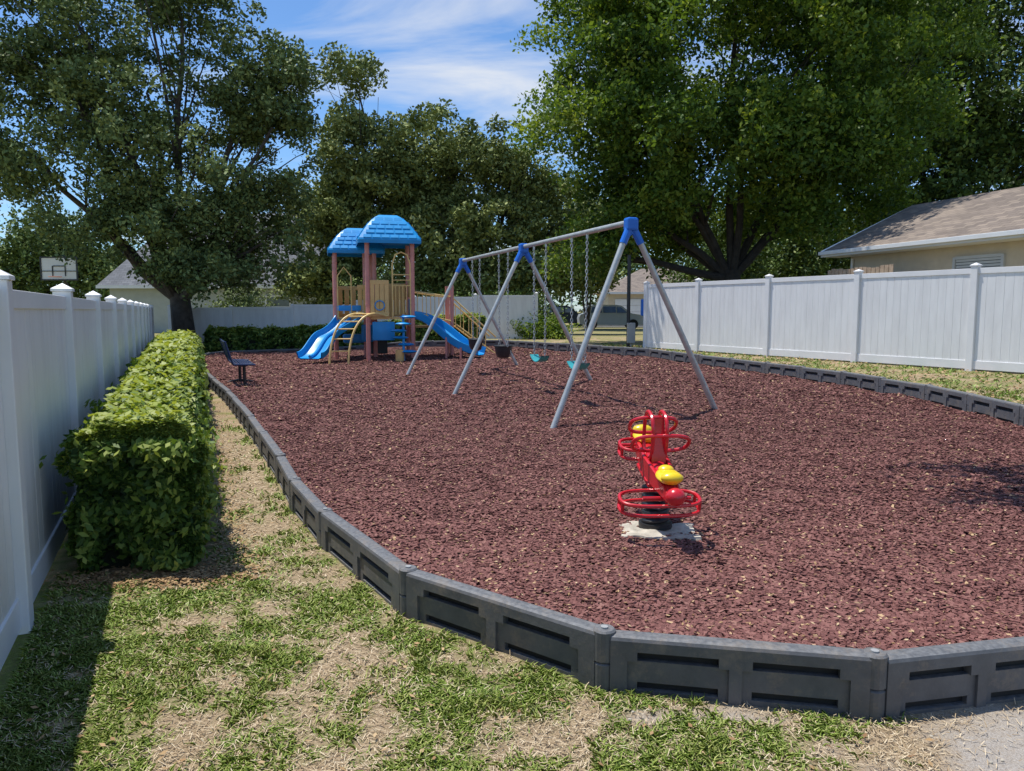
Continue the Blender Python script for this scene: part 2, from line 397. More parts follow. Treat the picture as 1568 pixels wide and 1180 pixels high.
# ------------------------------------------------------------------ border timbers
border=empty('playground_border',(loop[0].x,loop[0].y,0))
bb=MB(); caps=MB(); dark=MB()
def seg(p0,p1,z0,z1,H=.27,T=.09):
    d=(p1-p0); L=d.length; d.normalize(); o=Vector((d.y,-d.x))*sg
    xc=[.0,L*.07,L*.11,L*.435,L*.475,L*.525,L*.565,L*.89,L*.93,L]
    zr=[0,.035,.072,.10,.165,.208,.235,H]
    def P(u,dd,z,side):
        base=p0+d*u; q=base+o*side*(T/2-dd); zz=z0+(z1-z0)*u/L+z; return Vector((q.x,q.y,zz))
    for side in (1,-1):
        nc=len(xc)-1; nr=len(zr)-1
        D=[[0]*nr for _ in range(nc)]
        for i in range(nc):
            for j in range(nr):
                if i in (2,6) and j in (1,4): D[i][j]=.05
                elif i in (1,2,3,5,6,7) and j in (2,3): D[i][j]=.014
                elif i in (1,2,3,5,6,7) and j==0: D[i][j]=.014
                elif i in (1,3,5,7) and j==1: D[i][j]=.014
        for i in range(nc):
            for j in range(nr):
                dd=D[i][j]; tgt=dark if dd>.04 else bb
                zt=zr[j+1] if j<nr-1 else H-.018
                tgt.add([P(xc[i],dd,zr[j],side),P(xc[i+1],dd,zr[j],side),P(xc[i+1],dd,zt,side),P(xc[i],dd,zt,side)],[(0,1,2,3)])
                if i<nc-1 and D[i+1][j]!=dd:
                    e=D[i+1][j]; bb.add([P(xc[i+1],dd,zr[j],side),P(xc[i+1],e,zr[j],side),P(xc[i+1],e,zt,side),P(xc[i+1],dd,zt,side)],[(0,1,2,3)])
                if j<nr-1 and D[i][j+1]!=dd:
                    e=D[i][j+1]; bb.add([P(xc[i],dd,zr[j+1],side),P(xc[i],e,zr[j+1],side),P(xc[i+1],e,zr[j+1],side),P(xc[i+1],dd,zr[j+1],side)],[(0,1,2,3)])
        bb.add([P(0,0,H-.018,side),P(L,0,H-.018,side),P(L,.006,H-.005,side),P(0,.006,H-.005,side),P(L,.022,H,side),P(0,.022,H,side)],[(0,1,2,3),(3,2,4,5)])
    bb.add([P(0,.022,H,1),P(L,.022,H,1),P(L,.022,H,-1),P(0,.022,H,-1)],[(0,1,2,3)])
    for u in (0,L):
        bb.add([P(u,0,0,1),P(u,0,H-.018,1),P(u,.022,H,1),P(u,.022,H,-1),P(u,0,H-.018,-1),P(u,0,0,-1)],[(0,1,2,3,4,5)])
nb=len(loop)
def zb(p):
    s=.913*p.x+.408*p.y
    return float(mz(p.x,p.y))-.20 + float(np.interp(s,[5,8.5],[0,.15]))
for i in range(nb):
    a_=loop[i]; b_=loop[(i+1)%nb]; d=(b_-a_).normalized()
    wob=R.uniform(-.014,.008)
    seg(a_+d*.022,b_-d*.030,zb(a_)+wob,zb(b_)+R.uniform(-.014,.008))
    z=zb(a_); nk=16
    for (z0,z1,r) in ((-.02,.13,.0475),(.137,.274,.0495)):
        ring=[Vector((a_.x+r*math.cos(2*math.pi*k/nk),a_.y+r*math.sin(2*math.pi*k/nk),0)) for k in range(nk)]
        vs=[v+Vector((0,0,z+z0)) for v in ring]+[v+Vector((0,0,z+z1-.008)) for v in ring]+[Vector((a_.x,a_.y,z+z1))+(v-Vector((a_.x,a_.y,0)))*.84 for v in ring]
        fs=[(k,(k+1)%nk,nk+(k+1)%nk,nk+k) for k in range(nk)]+[(nk+k,nk+(k+1)%nk,2*nk+(k+1)%nk,2*nk+k) for k in range(nk)]+[tuple(range(2*nk,3*nk))]
        bb.add(vs,fs)
    caps.tube([(a_.x,a_.y,z+.272),(a_.x,a_.y,z+.281)],.016,12)
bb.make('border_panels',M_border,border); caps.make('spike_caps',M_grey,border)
M_slot=simple('slot_shadow_plastic',(.02,.021,.023),.7,0,.2,9,.1); dark.make('border_slots',M_slot,border)

# ------------------------------------------------------------------ vinyl fences
def fence(name,pts,H=1.83):
    e=empty(name,(pts[0][0],pts[0][1],float(gz(*pts[0]))))
    bd=MB(); rl=MB(); po=MB()
    for i,p in enumerate(pts):
        z=float(gz(*p))
        q=pts[min(i+1,len(pts)-1)]; w=pts[max(i-1,0)]
        a_=math.atan2(q[1]-w[1],q[0]-w[0]); rot=Matrix.Rotation(a_,3,'Z')
        po.box((p[0],p[1],z+(H+.04)/2-.1),(.127,.127,H+.04+.2),rot,.006)
        for (zz,s0,s1,h) in ((H+.04,.074,.074,.02),(H+.06,.074,.0,.045)):
            vs=[Vector((sx*s0,sy*s0,0)) for sx,sy in((-1,-1),(1,-1),(1,1),(-1,1))]+[Vector((sx*s1,sy*s1,h)) for sx,sy in((-1,-1),(1,-1),(1,1),(-1,1))]
            po.add([rot@v+Vector((p[0],p[1],z+zz)) for v in vs],[(0,1,5,4),(1,2,6,5),(2,3,7,6),(3,0,4,7),(3,2,1,0),(4,5,6,7)])
        if i<len(pts)-1:
            A=Vector((p[0],p[1],0)); B=Vector((q[0],q[1],0)); z2=float(gz(*q)); L=(B-A).length; d=(B-A).normalized()
            rt=Matrix.Rotation(math.atan2(d.y,d.x),3,'Z'); zm=(z+z2)/2
            mid=(A+B)/2
            rl.box(mid+Vector((0,0,zm+H-.05)),(L-.125,.05,.10),rt,.004)
            rl.box(mid+Vector((0,0,zm+.11)),(L-.125,.05,.16),rt,.004)
            nbd=15; w=(L-.127)/nbd
            for k in range(nbd):
                c_=A+d*(.0635+w*(k+.5)); j=R.uniform(-.0012,.0012)
                bd.box(c_+Vector((-d.y*j,d.x*j,zm+H/2+.04)),(w-.005,.022,H-.2),rt)
            bd.box(mid+Vector((0,0,zm+H/2+.04)),(L-.13,.012,H-.2),rt)
    bd.make('panel_boards',M_vpanel,e); rl.make('rails',M_vinyl,e); po.make('posts',M_vinyl,e)
    return e
lf=[(-.874-.447*y,y) for y in [3.70+2.25*k for k in range(-4,12)]]
fence('white_vinyl_fence',lf,1.74)
d=Vector((-.477,.879)); p0=Vector((8.5,13.9)); rf=[tuple(p0+d*2.44*k) for k in range(-5,5)]
rf[-1]=(3.98,22.35)
fence('white_vinyl_fence',rf,1.88)
e0=lf[-1]; bf=[(e0[0]+2.4*k+.15,e0[1]+1.2+.02*k) for k in range(0,7)]
fence('white_vinyl_fence',bf,1.74)

# ------------------------------------------------------------------ hedges
M_hleaf=leafmat('hedge_leaf',(.025,.06,.012),(.11,.19,.034),(.36,.42,.09),.5,.28,.3)
def hedge(name,N1,N2,F1,F2,h,n,Lf=.055,decay=1.0,seed=0):
    N1,N2,F1,F2=[np.array([*p]) for p in (N1,N2,F1,F2)]
    e=empty(name,((N1[0]+N2[0])/2,(N1[1]+N2[1])/2,0))
    length=np.linalg.norm(F1-N1)
    def pos(u,v): return (N1*(1-v)+N2*v)*(1-u)+(F1*(1-v)+F2*v)*u
    u=rng.random(n)**decay
    t=rng.random(n); kind=rng.random(n)
    v=np.empty(n); zz=np.empty(n); nv=np.zeros((n,3))
    side=unit(np.array([*(N2-N1),0.])); al=unit(np.array([*(F1-N1),0.]))
    top=kind<.5; rt=(kind>=.5)&(kind<.82); lt=(kind>=.82)&(kind<.87); endc=(kind>=.87)
    wave=np.array([.07*noise.noise(Vector((ui*length*.9,seed,1)))+.04*noise.noise(Vector((ui*length*3,seed,2))) for ui in u])
    v[top]=t[top]; zz[top]=h-.16*np.abs(2*t[top]-1)**4; nv[top]=[0,0,1]
    v[rt]=1-.06*np.abs(2*t[rt]-1)**3; zz[rt]=.06+t[rt]*(h-.12); nv[rt]=side
    v[lt]=0; zz[lt]=t[lt]*h; nv[lt]=-side
    v[endc]=rng.random(endc.sum()); zz[endc]=.04+t[endc]*(h-.08); u[endc]=rng.random(endc.sum())*.004; nv[endc]=-al
    P2=np.stack([pos(a_,b_) for a_,b_ in zip(u,v)])
    P=np.concatenate([P2,zz[:,None]],1)
    P[:,2]+=gz(P[:,0],P[:,1])+wave*np.where(top,1,0)
    bumpn=np.array([.6*noise.noise(Vector((p[0]*2.6,p[1]*2.6,p[2]*2.6)))+.5*noise.noise(Vector((p[0]*7,p[1]*7,p[2]*7))) for p in P])
    P+=nv*(bumpn*.19-rng.random(n)**1.5*.11+.02)[:,None]
    shoots=rng.random(n)<.06; P+=nv*(shoots*rng.random(n)*.10)[:,None]
    g=np.clip(P[:,1]/5.5,1,3.2)*rng.uniform(.7,1.2,n)
    nn=nv*.7+np.array([0,0,.45])
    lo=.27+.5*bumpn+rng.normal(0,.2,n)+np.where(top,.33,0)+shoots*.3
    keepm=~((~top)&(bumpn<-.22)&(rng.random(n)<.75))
    P=P[keepm]; g=g[keepm]; nn=nn[keepm]; lo=lo[keepm]
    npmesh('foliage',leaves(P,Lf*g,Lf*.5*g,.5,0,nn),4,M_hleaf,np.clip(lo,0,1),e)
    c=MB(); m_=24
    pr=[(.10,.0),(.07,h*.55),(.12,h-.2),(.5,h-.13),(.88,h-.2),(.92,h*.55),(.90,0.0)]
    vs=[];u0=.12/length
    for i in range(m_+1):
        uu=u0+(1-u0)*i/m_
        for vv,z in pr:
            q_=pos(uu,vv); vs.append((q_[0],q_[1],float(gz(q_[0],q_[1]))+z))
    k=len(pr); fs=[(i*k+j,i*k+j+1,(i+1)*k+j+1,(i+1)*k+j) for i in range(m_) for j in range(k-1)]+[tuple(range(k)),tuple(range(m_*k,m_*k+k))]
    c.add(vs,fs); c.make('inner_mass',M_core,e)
    st=MB()
    for i in range(14):
        uu=R.random()*.03; vv=.1+.8*R.random(); q_=pos(uu,vv)
        st.tube([(q_[0],q_[1],-.02),(q_[0]+R.uniform(-.05,.05),q_[1]+R.uniform(-.08,.02),.2),(q_[0]+R.uniform(-.1,.1),q_[1]+R.uniform(-.08,.05),.45)],[.012,.009,.006],6)
    st.make('stems',M_bark,e)
    return e
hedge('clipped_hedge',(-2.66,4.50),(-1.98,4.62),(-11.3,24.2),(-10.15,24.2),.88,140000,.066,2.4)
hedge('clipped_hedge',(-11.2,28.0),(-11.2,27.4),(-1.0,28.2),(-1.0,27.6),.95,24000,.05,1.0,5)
n=2000; u=rng.random(n); P=np.stack([-2.7+u*1.0+rng.normal(0,.1,n),4.38+rng.normal(0,.10,n)+u*.1,np.full(n,.012)],-1)
n2=2600; yy=4.4+rng.random(n2)**1.6*9; xx=-.4*yy-.02+rng.normal(0,.12,n2)+.05
P=np.concatenate([P,np.stack([xx,yy,np.full(n2,.014)],-1)]); P[:,2]+=rng.random(len(P))*.015
npmesh('leaf_litter',leaves(P,.032,.015,2.0),4,lm,rng.random(len(P))*.6)

# ------------------------------------------------------------------ grass blades
def blades(n,ymin,ymax,xr,filt):
    Y=ymin*np.exp(rng.random(n)*math.log(ymax/ymin)); X=xr[0]+rng.random(n)*(xr[1]-xr[0])
    X=X*Y
    k=~pip(X,Y,[tuple(p) for p in offset(loop,sg*.055)]); X=X[k];Y=Y[k]
    k=np.array([filt(X[i],Y[i]) for i in range(len(X))],bool); return X[k],Y[k]
def f1(x,y):
    s=.913*x+.408*y
    if s<-.72: return False
    if y>4.5 and x<-.41*y+.02: return False
    return R.random()<gmask(x,y)**1.4
X,Y=blades(360000,1.55,11,(-.75,.75),f1)
n=len(X); Zg=gz(X,Y)
g=np.clip(Y/3.6,.9,2.6)
pn=np.array([noise.noise(Vector((X[i]*6,Y[i]*6,7))) for i in range(n)])
hgt=rng.uniform(.010,.030,n)*np.clip(Y/5,1,1.6)*(1+.9*pn)
az=rng.random(n)*6.283; ln=rng.uniform(.01,.04,n)
dx=np.cos(az);dy=np.sin(az); wv=.0034*g
B=np.stack([X,Y,Zg-.004],-1); sd=np.stack([-dy,dx,np.zeros(n)],-1)*wv[:,None]
mid=B+np.stack([dx*ln*.45,dy*ln*.45,hgt*.75],-1); tip=B+np.stack([dx*ln*1.3,dy*ln*1.3,hgt],-1)
V=np.stack([B-sd,B+sd,mid+sd*.8,tip,mid-sd*.8],1)
gl=leafmat('grass_blade',(.10,.16,.025),(.27,.38,.07),(.50,.54,.19),.5,0,.25)
npmesh('lawn_grass',V,5,gl,np.clip(rng.normal(.5,.25,n)+.4*pn,0,1),ground)
def f2(x,y):
    s=.913*x+.408*y
    if s<-.72: return False
    if y>4.5 and x<-.41*y+.02: return False
    return R.random()<(1-.6*gmask(x,y))*(1-.9*min(1,sandm(x,y)))
X,Y=blades(120000,1.55,11,(-.75,.75),f2); n=len(X)
az=rng.random(n)*6.283; Ls=rng.uniform(.010,.038,n)*np.clip(Y/4,1,2); w=.0014*np.clip(Y/3,1,3)
dx=np.cos(az)*Ls;dy=np.sin(az)*Ls; z0=gz(X,Y)+rng.random(n)*.016; z1=z0+rng.normal(.004,.006,n)
sd=np.stack([-np.sin(az)*w,np.cos(az)*w,0*w],-1)
A=np.stack([X,Y,z0],-1); B=np.stack([X+dx,Y+dy,z1],-1)
sm_=tintmat('dry_straw',[(0,(.24,.165,.095)),(.5,(.50,.39,.25)),(1,(.70,.59,.42))],.85,.15)
npmesh('dry_thatch',np.stack([A-sd,A+sd,B+sd,B-sd],1),4,sm_,rng.random(n),ground)
n=50000; Y=rng.uniform(7,26,n); X=rng.uniform(3,12,n)
s=.913*X+.408*Y; k=(~pip(X,Y,[tuple(p) for p in offset(loop,sg*.1)]))&(s<13.2); X=X[k];Y=Y[k]
k=np.array([R.random()<gmask(X[i],Y[i])*.8 for i in range(len(X))],bool); X=X[k];Y=Y[k]; n=len(X)
P=np.stack([X,Y,gz(X,Y)+.02],-1); npmesh('verge_grass',leaves(P,.10,.02,.1),4,gl,np.clip(rng.normal(.3,.25,n),0,1),ground)
n=9000; Y=rng.uniform(7,26,n); X=rng.uniform(3,12,n); s=.913*X+.408*Y; k=(~pip(X,Y,L_out))&(s<13.2); P=np.stack([X,Y,gz(X,Y)+.03],-1)[k]
npmesh('verge_leaf_litter',leaves(P,.07,.035,1.6),4,lm,rng.random(len(P))*.8,ground)
n=500; Y=1.6*np.exp(rng.random(n)*math.log(4.5)); X=(rng.random(n)-.5)*1.4*Y; s=.913*X+.408*Y; k=(~pip(X,Y,L_out))&(s>-.7); P=np.stack([X,Y,gz(X,Y)+.025],-1)[k]
npmesh('lawn_leaf_litter',leaves(P,.035,.016,1.6),4,lm,rng.random(len(P))*.8,ground)
st=MB()
for i in range(260):
    x=R.uniform(.1,2.9);y=R.uniform(2.0,2.95)
    if sandm(x,y)<.3 or pip(np.array([x]),np.array([y]),L_out)[0]: continue
    r=R.uniform(.003,.010); st.ell((x,y,r*.3+float(gz(x,y))),(r,r*R.uniform(.6,1),r*.6),None,6,4)
st.make('small_stones',M_conc,ground)

# ------------------------------------------------------------------ trees
def tree(name,base,lobes,nclump,per,Ls,mat,tr=.35,clr=.75,seed=1,fork=.28,gap=.0,droop=.0,limb=.55,bark=None,nl=None,zf=.78):
    rr=random.Random(seed); rg=np.random.default_rng(seed)
    bz=float(gz(base[0],base[1])); e=empty(name,(base[0],base[1],bz))
    w=np.array([l[1][0]*l[1][1]+l[1][0]*l[1][2] for l in lobes]); w=w/w.sum()
    C=[]; tries=0
    while len(C)<nclump and tries<nclump*20:
        tries+=1
        li=rg.choice(len(lobes),p=w); c,r=lobes[li]
        d=rg.normal(size=3); d/=np.linalg.norm(d); rad=rg.random()**(1/2.4)
        p=np.array(c)+d*np.array(r)*rad*(1+.28*noise.noise(Vector((d[0]*2+seed,d[1]*2,d[2]*2))))
        if noise.noise(Vector(p*.42+seed*3.1))<gap-.25: continue
        C.append(p)
    C=np.array(C); ctr=np.mean(C,0)
    cr=clr*rg.uniform(.4,1.4,len(C))
    cnt=np.maximum(20,(per*np.clip((cr/clr)**1.7,.2,2)).astype(int))
    idx=np.repeat(np.arange(len(C)),cnt)
    # each clump is drawn out along its own axis, so outlines stay ragged
    axd=unit(rg.normal(size=(len(C),3))+unit(C-ctr)*.8)
    o=rg.normal(size=(len(idx),3)); o=o/np.linalg.norm(o,axis=1,keepdims=True)*(rg.random(len(idx))**.45)[:,None]
    o*=np.array([1,1,zf])*cr[idx][:,None]
    al_=np.sum(o*axd[idx],1)
    o=o*.82+axd[idx]*(al_*.65)[:,None]
    P=C[idx]+o
    P[:,2]-=droop*np.abs(o[:,0])
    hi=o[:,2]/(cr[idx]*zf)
    tint=.42+.20*hi+rg.normal(0,.15,len(idx))+rg.normal(0,.14,len(C))[idx]  # upper leaves of each clump lightened, painting in sunlit tops
    Lv=Ls*rg.uniform(.55,1.3,len(idx))
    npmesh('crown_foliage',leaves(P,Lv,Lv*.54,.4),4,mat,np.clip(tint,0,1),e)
    t=MB()
    fk=Vector((base[0]+rr.uniform(-.3,.3),base[1],bz+fork))
    t.tube([(base[0],base[1],bz-.2),(base[0],base[1],bz+.15),(base[0]*.7+fk.x*.3,base[1],bz+fork*.4),fk+Vector((0,0,.3))],[tr*1.7,tr*1.25,tr,tr*.85],12)
    for li,(c,r) in enumerate(lobes[:nl] if nl else lobes):
        c=Vector(c); end=c+Vector((rr.uniform(-.3,.3)*r[0],rr.uniform(-.3,.3)*r[1],.2*r[2]))
        mid=fk.lerp(end,.5)+Vector((rr.uniform(-.6,.6),rr.uniform(-.6,.6),rr.uniform(-.5,.5)-.2))
        pts=[]
        for k in range(9):
            a_=k/8; p=fk*(1-a_)**2+mid*2*a_*(1-a_)+end*a_*a_
            p=p+Vector((noise.noise(p*.8)*.45*a_,noise.noise(p*.8+Vector((9,0,0)))*.45*a_,noise.noise(p*.8+Vector((0,9,0)))*.4*a_)); pts.append(p)
        r0=tr*limb; t.tube(pts,[r0*(1-.85*k/8)+.02 for k in range(9)],8)
        for q in range(8):
            k=rr.randint(3,8); s0=pts[k]
            d=Vector((rr.gauss(0,1),rr.gauss(0,1),rr.gauss(.2,.7))).normalized(); ee=c+Vector((d.x*r[0],d.y*r[1],d.z*r[2]))*.85
            mm=s0.lerp(ee,.5)+Vector((rr.uniform(-.4,.4),rr.uniform(-.4,.4),rr.uniform(0,.5)))
            pp=[s0*(1-a_)**2+mm*2*a_*(1-a_)+ee*a_*a_ for a_ in (0,.25,.5,.75,1)]
            rb=max(.02,r0*(1-.85*k/8))*.5; t.tube(pp,[rb,rb*.8,rb*.6,rb*.4,.012],6)
    t.make('trunk_and_limbs',bark or M_bark,e,True)
    return e
ML_left=leafmat('oak_leaf_grey',(.055,.085,.030),(.15,.205,.068),(.31,.36,.13),.6,0,.15)
ML_mid=leafmat('oak_leaf_dusty',(.10,.13,.042),(.24,.285,.09),(.39,.42,.17),.65,0,.12)
ML_right=leafmat('oak_leaf_green',(.025,.06,.012),(.115,.195,.030),(.36,.44,.075),.5,.33,.25)
ML_dark=leafmat('oak_leaf_shade',(.03,.055,.014),(.095,.155,.032),(.22,.28,.07),.55,0,.2)
ML_far=leafmat('distant_leaf',(.05,.08,.025),(.13,.19,.05),(.27,.32,.10),.6,0,.15)
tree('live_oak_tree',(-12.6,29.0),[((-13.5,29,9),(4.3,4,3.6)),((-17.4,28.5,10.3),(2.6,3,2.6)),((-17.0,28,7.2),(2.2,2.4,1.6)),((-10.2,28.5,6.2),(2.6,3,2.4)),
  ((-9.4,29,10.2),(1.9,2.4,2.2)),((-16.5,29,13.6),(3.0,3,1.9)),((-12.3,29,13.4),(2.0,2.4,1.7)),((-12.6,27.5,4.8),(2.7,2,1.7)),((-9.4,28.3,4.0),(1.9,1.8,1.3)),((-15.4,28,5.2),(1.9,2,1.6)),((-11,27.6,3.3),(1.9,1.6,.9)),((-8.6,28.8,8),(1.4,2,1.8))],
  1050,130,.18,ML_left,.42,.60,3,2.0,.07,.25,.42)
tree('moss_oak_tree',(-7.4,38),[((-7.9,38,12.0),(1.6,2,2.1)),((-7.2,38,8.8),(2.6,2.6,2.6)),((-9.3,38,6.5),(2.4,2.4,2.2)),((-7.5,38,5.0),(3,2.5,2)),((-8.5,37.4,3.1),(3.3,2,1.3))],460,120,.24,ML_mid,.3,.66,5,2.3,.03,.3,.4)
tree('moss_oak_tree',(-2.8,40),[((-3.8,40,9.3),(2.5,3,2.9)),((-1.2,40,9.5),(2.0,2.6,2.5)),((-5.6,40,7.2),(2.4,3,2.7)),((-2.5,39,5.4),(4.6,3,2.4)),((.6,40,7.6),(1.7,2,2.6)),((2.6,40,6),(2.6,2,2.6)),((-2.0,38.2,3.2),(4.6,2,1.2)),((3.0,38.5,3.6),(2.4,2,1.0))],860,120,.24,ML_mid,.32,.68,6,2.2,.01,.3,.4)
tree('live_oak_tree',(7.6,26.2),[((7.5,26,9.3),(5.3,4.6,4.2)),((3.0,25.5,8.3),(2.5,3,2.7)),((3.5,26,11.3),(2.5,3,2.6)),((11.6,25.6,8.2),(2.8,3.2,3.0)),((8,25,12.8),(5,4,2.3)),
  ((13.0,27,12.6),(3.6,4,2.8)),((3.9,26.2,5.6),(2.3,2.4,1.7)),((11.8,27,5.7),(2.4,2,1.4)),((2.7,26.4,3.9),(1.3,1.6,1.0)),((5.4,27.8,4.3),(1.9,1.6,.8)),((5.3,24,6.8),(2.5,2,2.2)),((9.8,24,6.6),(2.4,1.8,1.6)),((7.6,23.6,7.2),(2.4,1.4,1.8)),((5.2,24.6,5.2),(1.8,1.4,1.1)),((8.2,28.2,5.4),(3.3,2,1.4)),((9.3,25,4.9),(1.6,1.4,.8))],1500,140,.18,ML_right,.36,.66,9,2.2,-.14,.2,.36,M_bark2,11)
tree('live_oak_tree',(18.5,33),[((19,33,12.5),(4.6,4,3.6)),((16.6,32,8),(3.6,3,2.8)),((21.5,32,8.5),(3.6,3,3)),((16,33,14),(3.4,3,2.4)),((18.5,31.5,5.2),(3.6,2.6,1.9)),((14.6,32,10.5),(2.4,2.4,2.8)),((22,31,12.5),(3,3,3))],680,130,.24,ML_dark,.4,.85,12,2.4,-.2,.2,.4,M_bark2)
tree('live_oak_tree',(7.2,4.4),[((2.75,6.2,5.6),(.95,1.35,.35)),((5.2,5.9,6.7),(1.3,1.2,.6)),((7.4,4.8,7.6),(2.2,2,1.4))],230,70,.12,ML_right,.25,.36,14,3.6,-.05)
n=900; Xd=rng.uniform(-75,85,n); Yd=rng.uniform(78,92,n)
top=7.5+2.8*np.array([noise.noise(Vector((x*.07,0,0))) for x in Xd])*1.6
Cz=.3+rng.random(n)**.8*top; C=np.stack([Xd,Yd,Cz],-1); idx=np.repeat(np.arange(n),80)
P=C[idx]+rng.normal(0,1,(len(idx),3))*np.array([1.3,1.3,.9]); P=P[P[:,2]>.3]
npmesh('distant_woodland',leaves(P,.55,.3,.5),4,ML_far,np.clip(rng.normal(.45,.22,len(P)),0,1))
def shrub(name,c,r,n,L,mat,seed):
    rg=np.random.default_rng(seed); d=unit(rg.normal(size=(n,3)))*(rg.random(n)**.35)[:,None]
    nn=np.array([noise.noise(Vector(q*2.2)+Vector((seed,0,0)))+.5*noise.noise(Vector(q*5)+Vector((seed,3,0))) for q in d]); P=np.array(c)+d*np.array(r)*(1+.55*nn)[:,None]
    bz=float(gz(c[0],c[1])); k=P[:,2]>bz; P=P[k]; nn=nn[k]
    e=empty(name,(c[0],c[1],bz))
    npmesh('foliage',leaves(P,L,L*.55,.5),4,mat,np.clip(.45+.3*nn+rg.normal(0,.18,len(P)),0,1),e)
    t=MB()
    for k in range(4): t.tube([(c[0],c[1],bz-.1),(c[0]+R.uniform(-.4,.4)*r[0],c[1]+R.uniform(-.4,.4)*r[1],c[2]+r[2]*.3)],[.05+.03*r[2]/2,.02],7)
    t.make('stems',M_bark,e)
shrub('broadleaf_tree',(-31,52,4.9),(4.5,3,3.6),16000,.3,ML_far,21)
shrub('broadleaf_tree',(-37,50,3.6),(4,3,2.4),12000,.3,ML_far,22)
shrub('broadleaf_tree',(-27.0,56,3.6),(3.6,3,2.6),12000,.3,ML_far,23)
shrub('broadleaf_tree',(5.0,50,7.0),(3,3,2.6),12000,.26,ML_mid,24)
shrub('broadleaf_tree',(14,44,5),(4.5,3,3.8),16000,.26,ML_dark,25)
shrub('broadleaf_tree',(20,46,5),(5,3,4),16000,.28,ML_far,26)
shrub('garden_shrub',(1.2,30,.8),(1.3,1,.7),6000,.11,ML_right,27)
shrub('garden_shrub',(10.3,30,1.2),(2.2,1,1.3),8000,.13,ML_dark,28)
shrub('broadleaf_tree',(10.5,38,3.6),(3.0,2.4,2.6),10000,.2,ML_dark,29)
shrub('garden_shrub',(-5.5,35,1.3),(3.0,1.2,1.5),9000,.15,ML_dark,30)
shrub('garden_shrub',(-.5,34,1.2),(2.8,1.2,1.3),9000,.15,ML_dark,31)
shrub('garden_shrub',(-12.8,36,1.3),(1.5,1.2,1.6),6000,.14,ML_left,32)

# ------------------------------------------------------------------ swing set
sw=empty('swing_set',(.2,13.3,0)); pipe=MB(); blu=MB(); chain=MB(); seatT=MB(); seatB=MB()
apex=[Vector((1.50,9.62,2.74)),Vector((.20,13.3,2.74)),Vector((-1.10,17.0,2.74))]
feet=[((.47,9.06),(2.78,10.08)),((-1.02,12.75),(1.50,13.9)),((-2.33,16.4),(.15,17.6))]
bd=(apex[1]-apex[0]).normalized()
pipe.tube([apex[0]-bd*.06,apex[2]+bd*.06],.036,14)
for a_,(l,r) in zip(apex,feet):
    for f in (l,r):
        F_=Vector((f[0],f[1],mulz(*f)-.08)); dr=(F_-a_).normalized()
        pipe.tube([a_+dr*.10,F_],.038,14)
        blu.tube([a_-Vector((0,0,.02)),a_+dr*.30],[.052,.047],12)
    blu.box(a_+Vector((0,0,-.03)),(.14,.16,.17),Matrix.Rotation(math.atan2(bd.y,bd.x),3,'Z'),.03)
    L_=Vector((l[0],l[1],mulz(*l)));R_=Vector((r[0],r[1],mulz(*r)))
    g1=a_+(L_-a_).normalized()*.28; g2=a_+(R_-a_).normalized()*.28
    for s in(-1,1): blu.add([a_+bd*.02*s,g1+bd*.02*s,(g1+g2)/2+Vector((0,0,.1))+bd*.02*s,g2+bd*.02*s],[(0,1,2,3)])
def mkchain(p,q):
    p=Vector(p);q=Vector(q); L=(q-p).length; d=(q-p).normalized(); n=int(L/.05)
    a1=d.cross(Vector((0,1,0))).normalized(); a2=d.cross(a1)
    for i in range(n):
        c=p+d*(L*(i+.5)/n); s=a1 if i%2 else a2; pts=[]
        for k in range(8):
            t=2*math.pi*k/8; pts.append(c+d*math.sin(t)*.033+s*math.cos(t)*.016)
        chain.tube(pts,.0058,4,True)
def swing(t,bay,kind,zs=.55):
    c=apex[bay].lerp(apex[bay+1],t); g=mulz(c.x,c.y); nrm=Vector((bd.y,-bd.x,0))
    for s in(-1,1):
        top=c+bd*.27*s+Vector((0,0,-.05)); bot=Vector((c.x,c.y,g+zs+.10))+bd*.24*s
        if kind=='bucket': bot=bot+Vector((0,0,.14))
        pipe.tube([top+Vector((0,0,.05)),top+Vector((0,0,-.04))],.018,8)
        mkchain(top+Vector((0,0,-.03)),bot)
    b0=Vector((c.x,c.y,g+zs))
    if kind=='belt':
        n=14; vs=[];fs=[]
        for i in range(n+1):
            u=-1+2*i/n; z=.10*(abs(u)**2.2)
            for w in(-.075,.075):
                for h in(0,.014): vs.append(b0+bd*u*.25+nrm*w+Vector((0,0,z+h)))
        for i in range(n):
            o=i*4;p=o+4; fs+=[(o,o+2,p+2,p),(o+1,p+1,p+3,o+3),(o,p,p+1,o+1),(o+2,o+3,p+3,p+2)]
        seatT.add(vs,fs)
    else:
        rings=[(.00,.06),(.03,.12),(.10,.15),(.17,.16),(.24,.165)]
        n=20; vs=[]
        for z,r in rings:
            for k in range(n):
                a_=2*math.pi*k/n; vs.append(b0+bd*math.cos(a_)*r*1.15+nrm*math.sin(a_)*r+Vector((0,0,z)))
        fs=[tuple(range(n))]
        for j in range(4):
            for k in range(n):
                if j in(1,2) and k in (3,4,6,7): continue
                fs.append((j*n+k,j*n+(k+1)%n,(j+1)*n+(k+1)%n,(j+1)*n+k))
        seatB.add(vs,fs); seatB.tube([b0+bd*math.cos(2*math.pi*k/20)*.19+nrm*math.sin(2*math.pi*k/20)*.165+Vector((0,0,.24)) for k in range(20)],.018,6,True)
swing(.40,0,'belt',.50); swing(.80,0,'belt',.52)
swing(.28,1,'bucket',.45); swing(.74,1,'bucket',.5)
pipe.make('frame_pipes',M_steel,sw,True); blu.make('corner_fittings',M_blue2,sw,False); chain.make('chains',M_steel,sw,True)
seatT.make('belt_seats',M_teal,sw,True); seatB.make('bucket_seats',M_black,sw,True)

